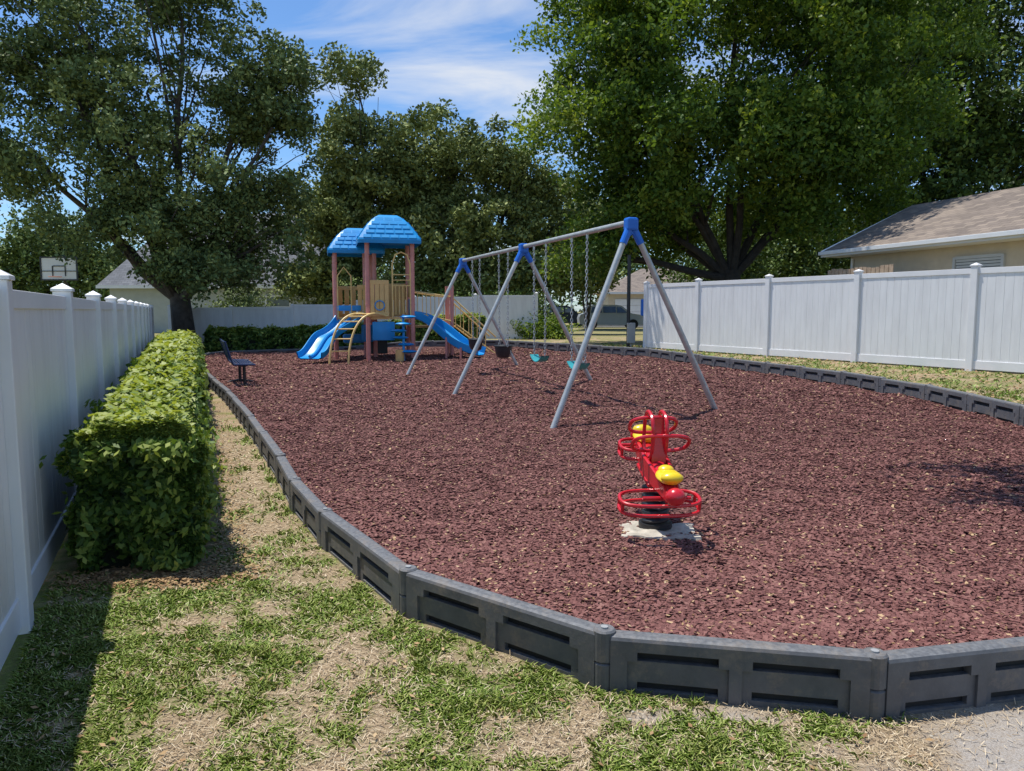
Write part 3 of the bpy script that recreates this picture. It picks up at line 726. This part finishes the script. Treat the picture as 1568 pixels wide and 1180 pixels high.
# ------------------------------------------------------------------ spring rider
sr=empty('spring_seesaw',(.95,4.85,.18)); red=MB(); yl=MB(); co=MB(); blk=MB()
gb=mulz(.95,4.83)
def slab(c,sx,sy,rz):
    bm=bmesh.new(); bmesh.ops.create_grid(bm,x_segments=22,y_segments=18,size=.5)
    vs=[];rot=Matrix.Rotation(rz,3,'Z')
    for v in bm.verts:
        x=v.co.x*sx;y=v.co.y*sy; ed=max(abs(v.co.x),abs(v.co.y))*2
        x+=.05*noise.noise(Vector((x*9,y*9,1)))*ed;y+=.05*noise.noise(Vector((x*9,y*9,4)))*ed
        z=.026+.022*noise.noise(Vector((x*9,y*9,2)))-(.07 if ed>.98 else (.006 if ed>.8 else 0))
        vs.append(rot@Vector((x,y,z))+Vector(c))
    co.add(vs,[tuple(v.index for v in f.verts) for f in bm.faces]); bm.free()
slab((.945,4.78,gb),.54,.40,-.08)
pts=[]
for i in range(130):
    t=i/129; a_=t*2*math.pi*5; pts.append((.945+.078*math.cos(a_),4.84+.078*math.sin(a_),gb+.04+t*.28))
blk.tube(pts,.016,8)
blk.tube([(.945,4.84,gb+.03),(.945,4.84,gb+.06)],.11,20)
ctr=Vector((.94,4.86,gb+.43)); ax=Vector((-.06,1.0,.22)).normalized(); sd=ax.cross(Vector((0,0,1))).normalized(); up=sd.cross(ax)
def L3(a_,s,u): return ctr+ax*a_+sd*s+up*u
rotm=Matrix((sd,ax,up)).transposed()
red.box(ctr+up*-.065,(.17,.34,.03),rotm,.012)
red.tube([(.945,4.84,gb+.31),ctr-up*.03],.06,14)
for s in (-1,1):
    red.sweep([(-.0,-.05),(.0,.05),(.012,.055),(.024,.05),(.024,-.05),(.012,-.055),(-.0,-.05)],[(L3(a_,s*w-.012,z),sd,up*h) for a_,w,z,h in((-.46,.03,.0,.55),(-.25,.055,.01,1.0),(0,.07,0,1.25),(.25,.055,.01,1.0),(.46,.03,.0,.55))])
red.tube([L3(-.46,0,.0),L3(-.2,0,.01),L3(.2,0,.01),L3(.46,0,.0)],[.045,.060,.060,.045],14)
def rr_(t,ex,ey):
    c_,s_=math.cos(t),math.sin(t)
    return (abs(c_)**ex*(1 if c_>0 else -1),abs(s_)**ey*(1 if s_>0 else -1))
for e_ in (-1,1):
    red.ell(L3(.50*e_,0,.02),(.060,.055,.055),rotm,18,12)
    yl.ell(L3(.33*e_,0,.075),(.080,.105,.030),rotm,20,10); yl.ell(L3(.40*e_,0,.098),(.07,.045,.035),rotm,16,8)
    yl.ell(L3(.26*e_,0,.088),(.05,.045,.03),rotm,16,8)
    wdt=.245 if e_<0 else .16; sh=-.055 if e_<0 else .0; zo=-.085 if e_<0 else -.03
    for z in (-.035,.03):
        pts=[]
        for k in range(32):
            x,y=rr_(2*math.pi*k/32,.6,.7)
            pts.append(L3(.36*e_+y*.11,x*wdt+sh,z+zo))
        red.tube(pts,.0115,8,True)
    for s in(-1,1):
        for yy in (-.05,.05): red.tube([L3(.36*e_+yy,s*wdt*.97+sh,-.04+zo),L3(.36*e_+yy,s*wdt*.97+sh,.035+zo)],.0105,8)
    red.tube([L3(.36*e_,-.16,zo+.03),L3(.36*e_,.14,zo+.03)],.011,8); red.tube([L3(.36*e_,0,zo),L3(.36*e_,0,0)],.02,8)
for (a0,wd,hh,u0,sx_) in ((-.02,.185,.075,.165,.02),(.13,.155,.075,.235,.0)):
    pts=[]
    for k in range(36):
        x,y=rr_(2*math.pi*k/36,.62,.75); pts.append(L3(a0-.12*y*hh/.08*.5,x*wd+sx_,u0+y*hh))
    red.tube(pts,.0125,8,True)
for s in(-.045,.045):
    pts=[]
    for k in range(28):
        x,y=rr_(2*math.pi*k/28,.8,.8); pts.append(L3(.05+.12*x,s,.19+.16*y))
    red.tube(pts,.0125,8,True)
red.sweep([(-.045,0),(.045,0),(.045,.012),(-.045,.012),(-.045,0)],[(L3(-.09,0,.03),sd,ax),(L3(-.07,0,.12),sd,ax),(L3(-.03,0,.20),sd,ax),(L3(.0,0,.33),sd*.8,ax)])
red.make('frame_and_hoops',M_red,sr,True); yl.make('saddles',M_ylw,sr,True); co.make('concrete_footing',M_conc,sr,True); blk.make('coil_spring',M_black,sr,True)

# ------------------------------------------------------------------ bench
be=empty('mesh_park_bench',(-5.3,14.9,.2)); bm_=MB(); leg=MB()
bc=Vector((-5.50,14.75,mulz(-5.50,14.75))); al=Vector((-.408,.913,0)).normalized(); fr=Vector((.913,.408,0)).normalized()
def B3(a_,f,z): return bc+al*a_+fr*f+Vector((0,0,z))
for i in range(9):
    f=-.02+i*.045; bm_.tube([B3(-.75,f,.45-.012*abs(i-3)/3),B3(.75,f,.45-.012*abs(i-3)/3)],.016,6,flat=.6)
for i in range(9):
    z=.52+i*.042; f=-.06-.012*i; bm_.tube([B3(-.75,f,z),B3(.75,f,z)],.016,6)
for s in(-1,1):
    bm_.tube([B3(.75*s,.36,.43),B3(.75*s,-.03,.44),B3(.75*s,-.08,.56),B3(.75*s,-.17,.88)],.02,8)
for s in(-.55,.55):
    leg.tube([B3(s,-.02,.44),B3(s,.17,.40),B3(s,.33,.44)],.02,8); leg.tube([B3(s,.17,.40),B3(s,.17,-.05)],.03,8)
    leg.tube([B3(s,-.08,-.0),B3(s,.17,.05),B3(s,.42,-.0)],.022,8)
bm_.make('seat_and_back',M_navy,be,True); leg.make('legs',M_black,be,True)

# ------------------------------------------------------------------ play structure
ps=empty('playground_climbing_structure',(-3.8,21.4,.2)); P1=Vector((-3.98,20.85,0)); U=Vector((1.2,.30,0)); W=Vector((-.30,1.2,0))
g0=mulz(-3.8,21.4)
po=MB(); dk=MB(); tp=MB(); ye=MB(); bl=MB(); rf_=MB(); bk=MB(); orr=MB()
def C1(u,w,z): return P1+U*u+W*w+Vector((0,0,z))
P2=Vector((-5.08,21.75,0))
def C2(u,w,z): return P2+U*u+W*w+Vector((0,0,z))
zd=1.42; ze=3.50
def post(p,z1):
    po.tube([(p.x,p.y,g0-.1),(p.x,p.y,z1)],.062,14); po.tube([(p.x,p.y,zd+.35),(p.x,p.y,zd+.40)],.070,14)
    po.tube([(p.x,p.y,z1-.35),(p.x,p.y,z1-.3)],.070,14)
for u,w in((0,0),(1,0),(1,1),(0,1)):
    post(C1(u,w,0),ze+.02); post(C2(u*.9,w,0),ze-.18)
rz=Matrix.Rotation(math.atan2(.3,1.2),3,'Z')
dk.box(C1(.5,.5,zd),(1.16,1.16,.07),rz); dk.box(C2(.45,.5,zd-.02),(1.05,1.16,.07),rz)
post(C1(1.95,.35,0),2.35);post(C1(1.95,1.0,0),2.35)
dk.box(C1(1.45,.68,zd-.25),(1.1,.8,.06),rz)
for k in range(5): dk.box(C1(2.05+.2*k,.68,zd-.45-.2*k),(.24,.75,.04),rz)
for w in(.32,1.02):
    ye.tube([C1(1.1,w,zd+.75),C1(1.95,w,zd+.6),C1(3.0,w,.75+.1)],.022,8)
    ye.tube([C1(1.1,w,zd+.15),C1(1.95,w,zd-.1),C1(3.0,w,.35)],.022,8)
    for k in range(9):
        u=1.15+.2*k; tz=zd+.75-(.15*(u-1.1)/.85 if u<1.95 else .15+1.15*(u-1.95)/1.05); bz=zd+.15-(.25*(u-1.1)/.85 if u<1.95 else .25+1.0*(u-1.95)/1.05)
        ye.tube([C1(u,w,tz),C1(u,w,bz)],.011,6)
def panel(a_,b_,z0,z1,mb,n=6,gap=.18,th=.04):
    d=(b_-a_); L=d.length; dn=d.normalized(); rt=Matrix.Rotation(math.atan2(dn.y,dn.x),3,'Z'); m_=(a_+b_)/2
    mb.box(m_+Vector((0,0,z1-.06)),(L-.12,th,.12),rt,.01); mb.box(m_+Vector((0,0,z0+.06)),(L-.12,th,.12),rt,.01)
    w=(L-.12)/n
    for k in range(n):
        mb.box(a_+dn*(.06+w*(k+.5))+Vector((0,0,(z0+z1)/2)),(w*(1-gap),th*.8,z1-z0-.2),rt,.006)
panel(C1(0,0,0),C1(.52,0,0),zd+.04,zd+1.05,tp,4,.12); panel(C1(0,0,0),C1(0,1,0),zd+.04,zd+1.05,tp,6,.12)
panel(C1(1,1,0),C1(0,1,0),zd+.04,zd+1.0,tp); panel(C1(.98,.05,0),C1(1.0,.95,0),zd+.6,zd+1.1,tp,5,.3)
panel(C2(0,0,0),C2(.0,1,0),zd+.02,zd+.98,tp,5,.3); panel(C2(.45,0,0),C2(.9,0,0),zd+.02,zd+.95,tp,3,.2); panel(C2(.9,1,0),C2(0,1,0),zd,zd+.95,tp,5,.3)
tp.box(C2(1.15,.4,zd+.5),(.5,.05,1.0),rz,.01)
ye.tube([C1(.55,-.02,zd),C1(.55,-.02,zd+1.5),C1(.62,-.02,zd+1.75),C1(.75,-.02,zd+1.82),C1(.88,-.02,zd+1.75),C1(.95,-.02,zd+1.5),C1(.95,-.02,zd)],.022,8)
for k in range(3): ye.tube([C1(.55,-.02,zd+.9+.15*k),C1(.95,-.02,zd+.9+.15*k)],.014,6)
for k in range(4): ye.tube([C1(.62+.08*k,-.02,zd+.1),C1(.62+.08*k,-.02,zd+.9)],.012,6)
ye.tube([C2(.05,-.03,zd),C2(.05,-.03,zd+1.2),C2(.2,-.03,zd+1.45),C2(.36,-.03,zd+1.2),C2(.36,-.03,zd)],.022,8)
bl.tube([C1(1.04,.25,g0-.05),C1(1.04,.25,zd+1.2),C1(1.02,.4,zd+1.35)],.03,8)
bl.box(C1(1.0,.62,zd+.30),(.05,.34,.5),rz,.02)
bl.tube([C1(.26,-.03,zd+.35)+U.normalized()*.13*math.cos(2*math.pi*k/16)+Vector((0,0,.13*math.sin(2*math.pi*k/16))) for k in range(16)],.016,6,True)
def roof(c0,hw,z,hh):
    prof=[(-.04,1.0),(.05,1.02),(.10,1.0),(.28,.86),(.45,.72),(.60,.56),(.70,.42),(.76,.30)]
    vs=[];Un=U.normalized();Wn=W.normalized()
    for (dz,s) in prof:
        for (a_,b_) in ((-1,-1),(-.8,-1.0),(0,-1.0),(.8,-1.0),(1,-1),(1.,-.8),(1.,0),(1.,.8),(1,1),(.8,1.),(0,1.),(-.8,1.),(-1,1),(-1.,.8),(-1.,0),(-1.,-.8)):
            r_=hw*s; cc=1.0 if abs(a_)!=abs(b_) else .965
            vs.append(c0+Un*a_*r_*cc+Wn*b_*r_*cc+Vector((0,0,z+dz*hh)))
    n=16; fs=[(j*n+i,j*n+(i+1)%n,(j+1)*n+(i+1)%n,(j+1)*n+i) for j in range(len(prof)-1) for i in range(n)]
    fs.append(tuple(range((len(prof)-1)*n,len(prof)*n)))
    rf_.add(vs,fs)
    for side in range(4):
        A_=[Un,Wn,-Un,-Wn][side]; O_=[-Wn,Un,Wn,-Un][side]
        for j,(dz,s,m_) in enumerate(((.14,.965,6),(.27,.865,5),(.40,.76,5),(.52,.65,4),(.63,.51,3))):
            for q in range(m_):
                x=(-1+2*(q+.5)/m_)*hw*s*.88
                c_=c0+A_*x+O_*(hw*s+.002)+Vector((0,0,z+dz*hh))
                e_=A_*(hw*s*.80/m_); f_=(-O_*.11*hw*.8+Vector((0,0,.12*hh))).normalized()*.055
                nn=(O_*.12*hh+Vector((0,0,.11*hw))).normalized()*.022
                rf_.add([c_-e_-f_,c_+e_-f_,c_+e_*.9+f_+nn*.3,c_-e_*.9+f_+nn*.3,c_-e_*.92-f_+nn,c_+e_*.92-f_+nn],[(4,5,2,3),(0,1,5,4),(0,4,3),(1,2,5)])
roof(C1(.5,.5,0),.86,ze,1.03); roof(C2(.5,.5,0),.80,ze-.20,.95)
def slide(path,width,mb,depth=.16):
    fr_=[]; m_=len(path)
    for i,p in enumerate(path):
        t=(path[min(i+1,m_-1)]-path[max(i-1,0)]).normalized(); A_=t.cross(Vector((0,0,1))).normalized(); B_=A_.cross(t)
        if B_.z<0: B_=-B_
        fr_.append((p,A_,B_))
    w=width/2; pr=[(-w-.03,depth-.03),(-w-.03,depth),(-w,depth),(-w*.93,.03),(-w*.75,0),(w*.75,0),(w*.93,.03),(w,depth),(w+.03,depth),(w+.03,depth-.03),(w*.97,.0),(w*.75,-.03),(-w*.75,-.03),(-w*.97,.0),(-w-.03,depth-.03)]
    mb.sweep(pr,fr_)
def bez(a_,b_,c_,d_,n=18):
    return [a_*(1-t)**3+b_*3*t*(1-t)**2+c_*3*t*t*(1-t)+d_*t**3 for t in [i/n for i in range(n+1)]]
V3=Vector
s0=C1(1.05,.2,zd); sl=bez(s0,s0+V3((.75,.05,-.1)),V3((-1.8,20.9,.62)),V3((-.85,20.6,g0+.16)),22)
slide(sl,.52,bl,.20)
for t in(12,17):
    q_=sl[t]; po.tube([(q_.x,q_.y+.3,g0-.1),(q_.x,q_.y+.3,q_.z)],.03,8); po.tube([(q_.x,q_.y-.3,g0-.1),(q_.x,q_.y-.3,q_.z)],.03,8)
pa=bez(C2(.32,.0,zd-.05),C2(.28,-.35,zd-.15),V3((-5.0,21.2,.98)),V3((-5.12,21.0,.90)),10)
pb=bez(V3((-5.12,21.0,.90)),V3((-5.25,20.78,.78)),V3((-5.32,20.6,.36)),V3((-5.45,20.2,g0+.08)),10)
slide(pa+pb[1:],.74,bl,.17)
mid_=[p+V3((0,0,.05)) for p in pa+pb[1:]]; bl.tube(mid_,.045,8)
bl.box(C2(.28,-.02,zd+.28),(.75,.06,.16),rz,.02)
for off in (0,.48):
    o_=V3((off,.10*off/.48,0)); a_=V3((-4.86,19.95,g0-.1)); q=bez(a_+o_,a_+o_+V3((.02,.1,1.1)),V3((-4.5,20.45,1.75))+o_,C1(.06,-.03,zd+.05)+o_*.9,16)
    ye.tube(q,.030,8)
    if off==0: q1=q
    else: q2=q
for k in range(2,16,2): ye.tube([q1[k],q2[k]],.018,6)
pc=C1(.74,-.42,0)
bl.tube([(pc.x,pc.y,g0-.05),(pc.x,pc.y,zd+.1)],.035,10)
for k in range(6):
    a_=k*1.2; c_=V3((pc.x+.14*math.cos(a_),pc.y+.14*math.sin(a_),g0+.25+k*.19)); bl.ell(c_,(.23,.20,.045),None,18,6)
orr.tube([(pc.x-.1,pc.y-.05,g0-.02),(pc.x-.1,pc.y-.05,g0+.30)],.12,16)
bl.box(C1(.02,.45,zd-.48),(.05,.8,.62),rz,.03); bl.box(C1(.34,.02,zd-.36),(.62,.05,.52),rz,.03)
bl.box(C2(.75,.02,zd-.45),(.42,.05,.5),rz,.03); bl.box(C2(.45,.5,zd-.62),(.7,.7,.25),rz,.05)
bk.box(C1(.3,1.0,g0+.35),(.5,.05,.5),rz,.02)
po.make('posts',M_post,ps,True); dk.make('decks',M_tan,ps); tp.make('tan_panels',M_tan,ps); ye.make('yellow_rails',M_yel,ps,True)
bl.make('slides_and_blue_parts',M_blue,ps,True); rf_.make('roofs',M_blue,ps); bk.make('lower_panel',M_black,ps); orr.make('orange_drum',M_tan,ps,True)

# ------------------------------------------------------------------ basketball hoop
bx,by,bz=-17.9,30,3.28
bh=empty('basketball_hoop',(bx,by,0)); a_=MB(); b2=MB(); c2=MB()
a_.box((bx,by,bz),(1.4,.03,.85),None,.01)
c2.box((bx,by-.03,bz-.1),(1.38,.02,.03))
for sx in(-.71,.71): c2.box((bx+sx,by-.02,bz),(.05,.05,.93))
for sz_ in(-.44,.44): c2.box((bx,by-.02,bz+sz_),(1.37,.05,.05))
for sx in(-.25,.25): c2.box((bx+sx,by-.035,bz-.10),(.035,.02,.40))
c2.box((bx,by-.04,bz+.10),(.46,.02,.035))
b2.tube([(bx+.23*math.cos(2*math.pi*k/16),by-.3+.23*math.sin(2*math.pi*k/16),bz-.33) for k in range(16)],.012,6,True)
c2.tube([(bx,by+.7,-.1),(bx,by+.7,2.4),(bx,by+.03,3.1)],.05,8)
a_.make('backboard',M_trim,bh); b2.make('rim',M_post,bh); c2.make('frame_and_pole',M_black,bh)

# ------------------------------------------------------------------ houses
def uvmesh(o,A,B):
    me=o.data; uv=me.uv_layers.new(name='UVMap')
    for l in me.loops:
        v=me.vertices[l.vertex_index].co; uv.data[l.index].uv=(v.dot(A),v.dot(B))
hh=empty('stucco_house',(12,19,.5)); e_=Vector((.276,-.961,0)); n_=Vector((.961,.276,0)); c0=Vector((9.0,22.1,0))
def H3(a_,b_,z): return c0+e_*a_+n_*b_+Vector((0,0,z))
rz_=Matrix.Rotation(math.atan2(e_.y,e_.x),3,'Z')
wl=MB(); L_=18
wl.add([H3(.5,.6,.3),H3(L_,.6,.3),H3(L_,.6,3.3),H3(.5,.6,3.3),H3(.5,5.4,.3),H3(L_,5.4,.3),H3(L_,5.4,3.3),H3(.5,5.4,3.3),H3(.5,3.0,4.35),H3(L_,3.0,4.35)],
  [(0,1,2,3),(4,5,6,7),(0,4,7,8,3),(1,5,6,9,2)])
wl.make('walls',M_stucco,hh)
r=MB()
r.add([H3(0,0,3.33),H3(L_+.5,0,3.33),H3(L_+.5,3.0,4.75),H3(.15,3.0,4.75),H3(0,6,3.33),H3(L_+.5,6,3.33)],[(0,1,2,3),(3,2,5,4)])
ro=r.make('roof',M_shingle,hh); uvmesh(ro,e_,(n_*.9+Vector((0,0,.43))))
f=MB(); f.box(H3((L_+.5)/2,-.012,3.25),(L_+.5,.03,.17),rz_); f.box(H3((L_+.5)/2,.3,3.17),(L_+.4,.58,.02),rz_)
f.tube([H3(.0,-.01,3.30),H3(.15,3.0,4.70),H3(0,6.0,3.30)],.05,4); f.box(H3((L_+.5)/2,-.07,3.27),(L_+.5,.09,.09),rz_)
f.tube([H3(.62,.55,3.1),H3(.62,.55,.4)],.04,6)
f.make('fascia_and_gutter',M_trim,hh)
w=MB(); g=MB()
for a0 in (4.75,9.5):
    g.box(H3(a0,.58,2.35),(1.25,.03,1.0),rz_)
    for k in range(14): w.box(H3(a0,.56,1.9+k*.07),(1.2,.012,.055),rz_)
    for sx in(-.65,.65): w.box(H3(a0+sx,.57,2.35),(.07,.07,1.1),rz_)
    w.box(H3(a0,.57,2.88),(1.23,.07,.07),rz_); w.box(H3(a0,.57,1.82),(1.23,.07,.07),rz_)
g.make('window_glass',M_glass,hh); w.make('window_shutters',M_blind,hh)
wf=empty('wooden_fence',(8.2,20,.5)); m_=MB()
for k in range(16):
    p=H3(1.0+.15*k,-.5,0); m_.box((p.x,p.y,.5+1.11+R.uniform(-.01,.01)+.012*(k%2)),(.13,.02,2.26+.04*math.sin(k)),rz_)
p=H3(2.1,-.47,2.45); m_.box(p,(2.3,.04,.09),rz_); m_.make('pickets',M_wood,wf)
def house(name,x0,x1,y,wallh,roofh,wm,rm,depth=8,wins=(),garage=None,base=.35):
    h=empty(name,((x0+x1)/2,y,base)); w=MB(); xm=(x0+x1)/2
    w.box((xm,y+depth/2,base+wallh/2-.1),(x1-x0,depth,wallh+.2)); w.make('walls',wm,h)
    r=MB(); o=.5; zt=base+wallh; ry=y+depth/2; k=depth/2
    r.add([(x0-o,y-o,zt),(x1+o,y-o,zt),(x1+o,y+depth+o,zt),(x0-o,y+depth+o,zt),(x0+k*.8,ry,zt+roofh),(x1-k*.8,ry,zt+roofh)],[(0,1,5,4),(1,2,5),(2,3,4,5),(3,0,4),(3,2,1,0)])
    rr=r.make('roof',rm,h); uvmesh(rr,Vector((1,0,0)),Vector((0,.8,.6)))
    t=MB(); g=MB(); t.box((xm,y-o-.02,zt-.06),(x1-x0+2*o,.05,.18))
    for wx in wins:
        g.box((wx,y-.03,base+1.5),(1.3,.05,1.15))
        for s in(-1,1): t.box((wx+s*.7,y-.05,base+1.5),(.09,.09,1.3))
        for s in(-1,1): t.box((wx,y-.05,base+1.5+s*.62),(1.30,.09,.09))
        t.box((wx,y-.06,base+1.5),(1.28,.06,.04))
    if garage:
        gx,gw=garage
        for k in range(4): t.box((gx,y-.04,base+.3+k*.55),(gw,.06,.53))
    t.make('trim',M_trim,h); g.make('window_glass',M_glass,h); return h
house('grey_roof_house',-23.4,-10.5,44,2.7,4.6,M_wall2,M_shing2,7,(-13.6,))
house('beige_house',8.4,20,66,2.8,2.3,M_stucco,M_shingle,9,(14.5,17.5),(10.6,3.2),.4)
house('beige_house',24,38,50,2.8,2.3,M_stucco,M_shingle,9,(27,31,35),None,.4)
rd=MB(); rd.add([(-80,56,.362),(90,56,.362),(90,61.5,.362),(-80,61.5,.362)],[(0,1,2,3)]); rd.make('street',M_asph)
dr=MB(); dr.add([(8.9,61.7,.37),(12.4,61.7,.37),(12.4,66,.37),(8.9,66,.37)],[(0,1,2,3)]); dr.make('driveway',M_conc)
kb=MB(); kb.box((5,55.9,.38),(170,.15,.12)); kb.box((5,61.6,.38),(170,.15,.12)); kb.make('kerb',M_conc)
def car(x,y,ang,mat,base=.36):
    e=empty('parked_car',(x,y,base)); rt=Matrix.Rotation(ang,3,'Z'); body=MB(); gl=MB(); wh=MB()
    pr=[(-2.25,.35),(-2.3,.75),(-2.2,1.0),(-1.9,1.08),(-1.55,1.6),(-1.2,1.66),(.3,1.66),(.65,1.58),(1.25,1.08),(2.1,.95),(2.28,.75),(2.28,.38),(1.8,.28),(-1.9,.28)]
    def T(px,py,pz): return rt@Vector((px,py,pz))+Vector((x,y,base))
    n=len(pr); vs=[]
    for wy in(-.90,-.93,.93,.90):
        for px,pz in pr:
            w_=wy*(.80 if pz>1.2 else 1); vs.append(T(px,w_,pz))
    fs=[(j*n+i,j*n+(i+1)%n,(j+1)*n+(i+1)%n,(j+1)*n+i) for j in range(3) for i in range(n)]+[tuple(range(n)),tuple(range(3*n,4*n))]
    body.add(vs,fs)
    for s in(-1,1):
        for q in ([(-1.5,1.12),(-1.38,1.52),(-.75,1.55),(-.75,1.12)],[(-.66,1.12),(-.66,1.55),(.2,1.55),(.2,1.12)],[(.28,1.12),(.28,1.54),(.55,1.5),(1.0,1.12)]):
            gl.add([T(a_,s*(.935-(b_-1.1)*.42+.01),b_) for a_,b_ in q],[(0,1,2,3)])
        for wx in(-1.4,1.4): wh.tube([T(wx,s*.72,.34),T(wx,s*.95,.34)],.34,16)
    gl.add([T(.70,-.65,1.54),T(.70,.65,1.54),T(1.24,.78,1.12),T(1.24,-.78,1.12)],[(0,1,2,3)])
    gl.add([T(-1.60,-.65,1.56),T(-1.60,.65,1.56),T(-1.92,.78,1.14),T(-1.92,-.78,1.14)],[(0,1,2,3)])
    body.make('body',mat,e,True); gl.make('windows',M_glass,e); wh.make('wheels',M_tyre,e)
car(6.9,52.5,0,M_carp); car(3.9,60.2,0,M_card,.36)
up_=empty('utility_post',(3.55,23.0,.4)); m_=MB(); m_.tube([(3.55,23,.2),(3.55,23,3.3)],.055,10); m_.make('pole',M_black,up_)
q=MB(); q.box((3.62,22.88,.95),(.24,.16,.62),None,.02); q.tube([(3.62,22.9,.7),(3.62,22.9,.3)],.03,8); q.make('meter_box',M_grey,up_)
ub=empty('sign_post',(4.1,22.9,.4)); m_=MB(); m_.box((4.12,22.95,1.25),(.16,.16,1.8),None,.01); m_.make('pole',M_black,ub)
q=MB(); q.box((4.0,22.82,1.72),(.2,.2,.5),None,.03); q.make('blue_dispenser',M_blue2,ub)

# ------------------------------------------------------------------ sky, sun
W_=bpy.data.worlds.new('World'); S.world=W_; W_.use_nodes=True; nt=W_.node_tree
bg=nt.nodes['Background']; sky=N(nt,'ShaderNodeTexSky',sky_type='NISHITA'); sky.sun_disc=False
D=Vector((.30,-.13,-1.0)).normalized(); sky.sun_elevation=math.asin(-D.z); sky.sun_rotation=math.radians(-67)
sky.air_density=1.0; sky.dust_density=.4; sky.ozone_density=2.5
tc=N(nt,'ShaderNodeTexCoord'); sx=N(nt,'ShaderNodeSeparateXYZ'); nt.links.new(tc.outputs['Generated'],sx.inputs[0])
ma=N(nt,'ShaderNodeMath',operation='ADD'); nt.links.new(sx.outputs['Z'],ma.inputs[0]); ma.inputs[1].default_value=.12
dv=N(nt,'ShaderNodeVectorMath',operation='DIVIDE'); nt.links.new(tc.outputs['Generated'],dv.inputs[0]); nt.links.new(ma.outputs[0],dv.inputs[1])
mp=N(nt,'ShaderNodeMapping'); nt.links.new(dv.outputs[0],mp.inputs[0]); mp.inputs['Rotation'].default_value=(0,0,math.radians(35)); mp.inputs['Scale'].default_value=(.55,1.3,.0); mp.inputs['Location'].default_value=(.4,.2,0)
c1=noise_node(nt,1.2,9,.58,mp.outputs[0]); c1.inputs['Distortion'].default_value=.6
cr=ramp(nt,c1.outputs['Fac'],[(.49,(0,0,0)),(.70,(.85,.85,.85))])
tint=mixc(nt,1.0,sky.outputs[0],(.68,.90,1.12),'MULTIPLY')
col=mixc(nt,cr.outputs['Color'],tint,(5.7,5.9,6.2))
nt.links.new(col,bg.inputs['Color']); bg.inputs['Strength'].default_value=.145
sun=bpy.data.lights.new('sun','SUN'); sun.energy=5.0; sun.angle=math.radians(.5); sun.color=(1,.95,.87)
so=bpy.data.objects.new('sun',sun); so.rotation_euler=D.to_track_quat('-Z','Y').to_euler(); so.location=(-10,0,30); S.collection.objects.link(so)
# ------------------------------------------------------------------ camera
cd=bpy.data.cameras.new('camera'); cam=bpy.data.objects.new('camera',cd); S.collection.objects.link(cam)
cd.sensor_width=36; cd.lens=26.4; cd.clip_end=2000; cd.clip_start=.05
cam.location=(0,0,1.63); cam.rotation_euler=(math.radians(90-5.7),0,0); S.camera=cam
